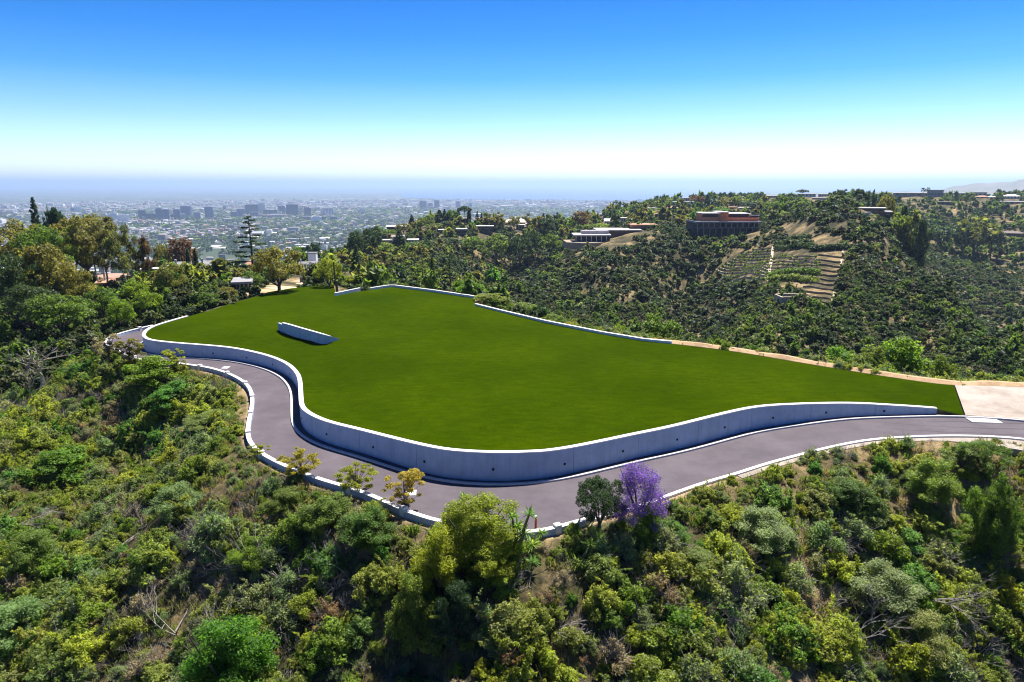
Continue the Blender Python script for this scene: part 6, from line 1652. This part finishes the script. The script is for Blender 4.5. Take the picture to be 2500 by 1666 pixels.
# ------------------------------------------------------------------ the city on the plain
TW = [(0, 7, 517, 531, 'russ', 'reddish tower cut by the left edge'), (174, 182, 508, 519, 'bl', 'blue grey slab behind the left skyline trees'), (183, 196, 506, 519, 'wt', 'white ribbed tower behind the left skyline trees'),
      (268, 287, 521, 536, 'wt', 'wide white hospital block right of the left grove'), (276, 280, 510, 522, 'wt', 'slim white spire above the left city blocks'), (289, 316, 525, 543, 'wt', 'white vertically ribbed block nearest the left grove'),
      (340, 356, 514, 538, 'bl', 'leftmost tall blue tower of the near cluster'), (357, 384, 522, 538, 'dk', 'dark building with a pale arch between two towers'), (383, 397, 509, 539, 'bl', 'left half of the twin blue towers'), (398, 413, 512, 539, 'bl', 'right half of the twin blue towers'),
      (418, 430, 524, 537, 'dk', 'short dark block right of the twin towers'), (426, 441, 512, 536, 'pu', 'purple grey tower right of the twin towers'), (441, 454, 523, 537, 'gr', 'short grey block beside the purple grey tower'), (444, 468, 504, 531, 'pu', 'tall broad purple grey tower with rounded top'),
      (475, 490, 519, 537, 'gr', 'pale grey mid height block'), (502, 522, 506, 534, 'bl', 'isolated dark blue tower in the middle of the cluster'), (565, 580, 518, 531, 'bl', 'low blue block left of the dark stepped tower'), (580, 597, 511, 530, 'pu', 'dark tower left of the cedar top'),
      (600, 630, 500, 525, 'dk', 'large dark slab behind the cedar top'), (612, 629, 519, 532, 'dk', 'small dark block in front of the large dark slab'), (630, 646, 496, 517, 'wt', 'tall white tower behind the dark slab'), (644, 676, 513, 525, 'dk', 'long dark low slab in front of the white tower'),
      (649, 704, 525, 532, 'br', 'long brick red low block'), (680, 696, 503, 522, 'pu', 'grey tower left of the big dark cube'), (701, 729, 500, 529, 'dk', 'big nearly black office cube'), (744, 759, 507, 529, 'dk', 'narrow dark tower right of the big cube'),
      (787, 812, 508, 528, 'wt', 'pale grey wide tower at the right of the near cluster'), (761, 785, 529, 543, 'wt', 'low white block below the pale tower'), (785, 796, 531, 540, 'dk', 'small dark block right of the low white block'), (808, 824, 530, 539, 'bl', 'small blue grey block at the right end'),
      (740, 760, 530, 538, 'br', 'low brown block under the narrow dark tower'), (545, 552, 504, 514, 'bl', 'distant small tower behind the cluster'), (877, 893, 511, 519, 'gr', 'pale low slab in the middle of the plain'),
      (1025, 1033, 491, 512, 'dk', 'left dark tower of the far cluster'), (1034, 1042, 492, 512, 'bl', 'second tower of the far cluster'), (1045, 1056, 497, 510, 'bl', 'lower middle tower of the far cluster'), (1061, 1073, 490, 511, 'dk', 'dark cube tower at the right of the far cluster'),
      (1112, 1125, 492, 509, 'bl', 'octagonal topped tower beyond the ridge pines'), (1137, 1142, 497, 506, 'wt', 'slim white tower beyond the ridge pines'), (1144, 1152, 497, 506, 'dk', 'small dark tower beyond the ridge pines'), (1334, 1339, 488, 497, 'russ', 'faint reddish tower on the coastal horizon')]
TC = {'russ': (0.3, 0.15, 0.15), 'bl': (0.015, 0.045, 0.14), 'wt': (0.7, 0.7, 0.72), 'dk': (0.004, 0.016, 0.06), 'pu': (0.05, 0.06, 0.16), 'gr': (0.36, 0.36, 0.40), 'br': (0.22, 0.12, 0.12)}
for k_, c_ in TC.items(): M['tw_' + k_] = pmat('tower_' + k_, c_, tuple(v * .85 for v in c_), 0.02, 0.5)
for (a, b, t, bs, c_, lab) in TW:
    r0 = (CAMZ + 228) / (-ray((a + b) / 2, bs)[2]); d_ = ray((a + b) / 2, bs); x, y = d_[0] * r0, d_[1] * r0
    if bs > 545: continue
    h = row_z(y, t) + 228; w = (b - a) / FPX * (y * C + 240 * S)
    root = empty('office_tower', (x, y, -228), -math.atan2(x, y) + .25 * math.sin(a)); tag(root, lab, 'tower')
    body = MB()
    if 'octagonal' in lab: body.prism([(w / 2 * math.cos(q * math.pi / 4 + .39), w / 2 * math.sin(q * math.pi / 4 + .39)) for q in range(8)], -5, h)
    elif 'rounded' in lab or 'isolated' in lab: body.prism([(w * .5 * max(-1, min(1, 1.25 * math.cos(q * math.pi / 6 + .26))), w * .4 * max(-1, min(1, 1.25 * math.sin(q * math.pi / 6 + .26)))) for q in range(12)], -5, h)
    else: body.box(-w / 2, w / 2, -w * .3, w * .3, -5, h)
    body.obj('tower_body', M['tw_' + c_], root)
    MB().box(-w * .3, w * .3, -w * .18, w * .18, h + .1, h + max(4, h * .05)).obj('roof_plant', M['tw_gr'], root)
    if h > 50 and 'octagonal' not in lab and 'rounded' not in lab and 'isolated' not in lab:
        mb = MB(); nb = 7
        for i in range(nb): mb.box(-w / 2 + (i + .2) * w / nb, -w / 2 + (i + .55) * w / nb, -w * .3 - .8, -w * .3 - .003, 0, h - 3)
        o = mb.obj('facade_ribs', M['tw_bl' if c_ in ('wt', 'gr', 'pu') else 'tw_' + c_], root); o['kind'] = 'stuff'
        mb = MB(); nf = int(h / 9)
        for i in range(nf): mb.box(-w / 2 - .25, w / 2 + .25, -w * .3 - .5, w * .3 + .25, 6 + i * 9, 7.5 + i * 9)
        o = mb.obj('window_bands', M['tw_dk' if c_ in ('wt', 'gr') else 'tw_' + c_], root); o['kind'] = 'stuff'

def roofs_mat():
    m, n, l = new_mat('city_block_roofs'); b = n['Principled BSDF']; b.inputs['Roughness'].default_value = .8
    a = n.new('ShaderNodeAttribute'); a.attribute_name = 'tint'
    r = ramp(n, [(0.0, (0.34, 0.33, 0.33)), (0.25, (0.40, 0.36, 0.33)), (0.45, (0.38, 0.22, 0.16)), (0.6, (0.14, 0.14, 0.15)), (0.74, (0.72, 0.70, 0.68)), (0.92, (0.30, 0.22, 0.2))]); r.color_ramp.interpolation = 'CONSTANT'
    l.new(a.outputs['Fac'], r.inputs[0]); l.new(r.outputs[0], b.inputs['Base Color']); return m
def blocks(n, r0, r1, seed):
    g = np.random.default_rng(seed)
    az = np.radians(g.uniform(-38, 24, n)); r = np.exp(g.uniform(math.log(r0), math.log(r1), n)) if r0 > 3000 else np.sqrt(g.uniform(r0 ** 2, r1 ** 2, n))
    x, y = r * np.sin(az), r * np.cos(az); z = ground(x, y)
    px, py = project(x, y, z)
    dn = fbm(x / 420 + 3, y / 700, 4) * 1.6 - 0.12
    # the built up belt runs from the near tower cluster to the coast; nearer than that gardens dominate
    belt = np.clip(0.22 + 0.9 * sstep(2700, 4200, r) + dn * 1.3 - 0.35 * ((px > 850) & (py < 500)), 0.02, 1)
    k = (g.random(n) < belt) & (py > 452) & (px > -60) & in_frame_visible(x, y, z, 12)
    x, y, z, r = x[k], y[k], z[k], r[k]; n = len(x)
    far_ = sstep(3000, 9000, r)
    w = g.uniform(10, 26, n) * (1 + 1.6 * far_ * g.random(n)) * np.where(g.random(n) < .08, 2.2, 1); d = w * g.uniform(.5, 1.1, n); h = g.uniform(5, 11, n) * np.where(g.random(n) < .08, 2.6, 1)
    a = g.choice([0.3, 0.3 + math.pi / 2, 0.1], n) + g.normal(size=n) * .03
    ca, sa = np.cos(a), np.sin(a)
    V = []
    for zz in (0, 1):
        for sx, sy in ((-1, -1), (1, -1), (1, 1), (-1, 1)):
            V.append(np.stack([x + ca * sx * w / 2 - sa * sy * d / 2, y + sa * sx * w / 2 + ca * sy * d / 2, z - 2 + zz * (h + 2)], 1))
    V = np.stack(V, 1); tint = g.random(n)
    return V, tint, r
FQ = np.array([(4, 5, 6, 7), (0, 1, 5, 4), (1, 2, 6, 5), (2, 3, 7, 6), (3, 0, 4, 7)])
M['blocks'] = roofs_mat()
Vn, tn, rn = blocks(2000, 1500, 3300, 1); Vf, tf, rf_ = blocks(22000, 3300, 11500, 2)
o_ = np.argsort(rn); sel = o_[:260]; nt = 0
for i in sel:
    c = Vn[i].mean(0); px_, py_ = project(c[0], c[1], c[2])
    lab = 'small %s building %s' % (['white', 'cream', 'clay roofed', 'grey', 'bright white', 'brown roofed'][int(min(5, np.searchsorted([.3, .45, .6, .75, .9], tn[i])))],
          'below the left tower cluster' if px_ < 520 else ('behind the tiered cedar' if px_ < 700 else ('in the valley left of the middle ridge' if px_ < 900 else 'beyond the middle ridge')))
    me = mesh_np('valley_house', Vn[i] - c, [FQ], M['blocks'], None, np.full(5, tn[i])); oo = obj('valley_house', me, None, tuple(c)); tag(oo, lab, 'building', lab); PLACED.append((oo, px_, py_))
rest_ = np.setdiff1d(np.arange(len(Vn)), sel)
Vall = np.concatenate([Vn[rest_], Vf]); tall_ = np.concatenate([tn[rest_], tf])
nb_ = len(Vall); F = (np.arange(nb_)[:, None, None] * 8 + FQ[None]).reshape(-1, 4)
tag(obj('city_buildings', mesh_np('city_buildings', Vall.reshape(-1, 3), [F], M['blocks'], None, np.repeat(tall_, 5))), 'endless low pale buildings spread over the plain towards the sea', None, None, 'stuff')
print('blocks', nb_)
#TL
tree_lib = far_shrubs(90, 0.42, ['dark', 'far_brush', 'green', 'dark', 'far_brush', 'green', 'olive'], 500, 3, 5, rad=1.0, tall=1.1)
tcol = lib_col('distant_trees', tree_lib)
zone('ridge_woods', 'mass of distant trees and brush on the ridges and in the valley', 600, 1500, 7.0, 1.8, 5.0, [4, 5, 3, 3, 3, 2, 1], tcol, 33, 0.72, 0.8, 50, 4, zs=(.8, 1.3))
zone('valley_woods', 'mass of garden trees covering the valley floor', 1500, 3400, 19, 6, 12, [4, 4, 3, 3, 3, 2, .6], tcol, 34, 0.72, 0.7, 160, 8, extra=lambda x, y, z, px, py: px < 1700, zs=(.7, 1.1))
zone('plain_trees', 'distant street trees dotted among the city blocks', 3400, 7500, 36, 16, 36, [4, 4, 3, 3, 3, 2, .6], tcol, 35, 0.50, 0.7, 420, 10, extra=lambda x, y, z, px, py: px < 1700, zs=(.35, .5))

wood_lib = far_shrubs(900, 0.20, ['dark', 'green', 'olive', 'chaparral', 'euc', 'dark', 'bright'], 620, 3, 12, rad=1.0, tall=1.25)
wcol = lib_col('wood_trees', wood_lib)
def lw_wood(px, py, s, sp_):
    hue = ['dark green', 'mid green', 'olive', 'yellow green', 'grey olive', 'deep green', 'fresh green'][sp_]
    w = ('in the valley left of the round oak' if px < 660 else 'behind the dark cypress hedge' if px < 860 else 'on the slope behind the rim wall corner' if px < 1050 else 'on the flank of the middle ridge' if px < 1330 else 'behind the concrete terrace house' if px < 1640
         else 'around the timber mansion' if px < 1900 else 'on the knoll' if px < 2200 else 'on the far right slope')
    return hue + ' rounded tree ' + w
zone('canyon_woods', 'leafy trees crowding the side canyon behind the lawn', 145, 430, 6.5, 2.2, 4.6, [3, 4, 2, 3, 3, 2, 1.5], wcol, 41, 0.62, 0.8, 30, 3, extra=lambda x, y, z, px, py: (px < 1230) & (px > 330) & (py < 760), zs=(.8, 1.2), singles=(130, 'round_tree', wood_lib, lw_wood), thing='tree')
zone('ridge_trees', 'trees lining the ridge among the houses', 430, 700, 9.0, 2.6, 5.2, [4, 4, 2, 2, 3, 3, 1], wcol, 42, 0.50, 0.9, 45, 5, extra=lambda x, y, z, px, py: (px > 860) & (py < 590), zs=(.8, 1.4), singles=(150, 'ridge_tree', wood_lib, lw_wood), thing='tree')
settle_labels()
# ------------------------------------------------------------------ haze
def haze():
    m = bpy.data.materials.new('haze_air'); m.use_nodes = True; n, l = m.node_tree.nodes, m.node_tree.links
    n.clear(); o = n.new('ShaderNodeOutputMaterial'); v = n.new('ShaderNodeVolumePrincipled')
    v.inputs['Color'].default_value = (0.54, 0.72, 1.0, 1); v.inputs['Density'].default_value = HAZE
    v.inputs['Anisotropy'].default_value = 0.35
    l.new(v.outputs[0], o.inputs['Volume'])
    tag(MB().box(-80000, 80000, -80000, 80000, -245, 232).obj('haze', m), kind='stuff')
HAZE = 0.68e-4
haze()
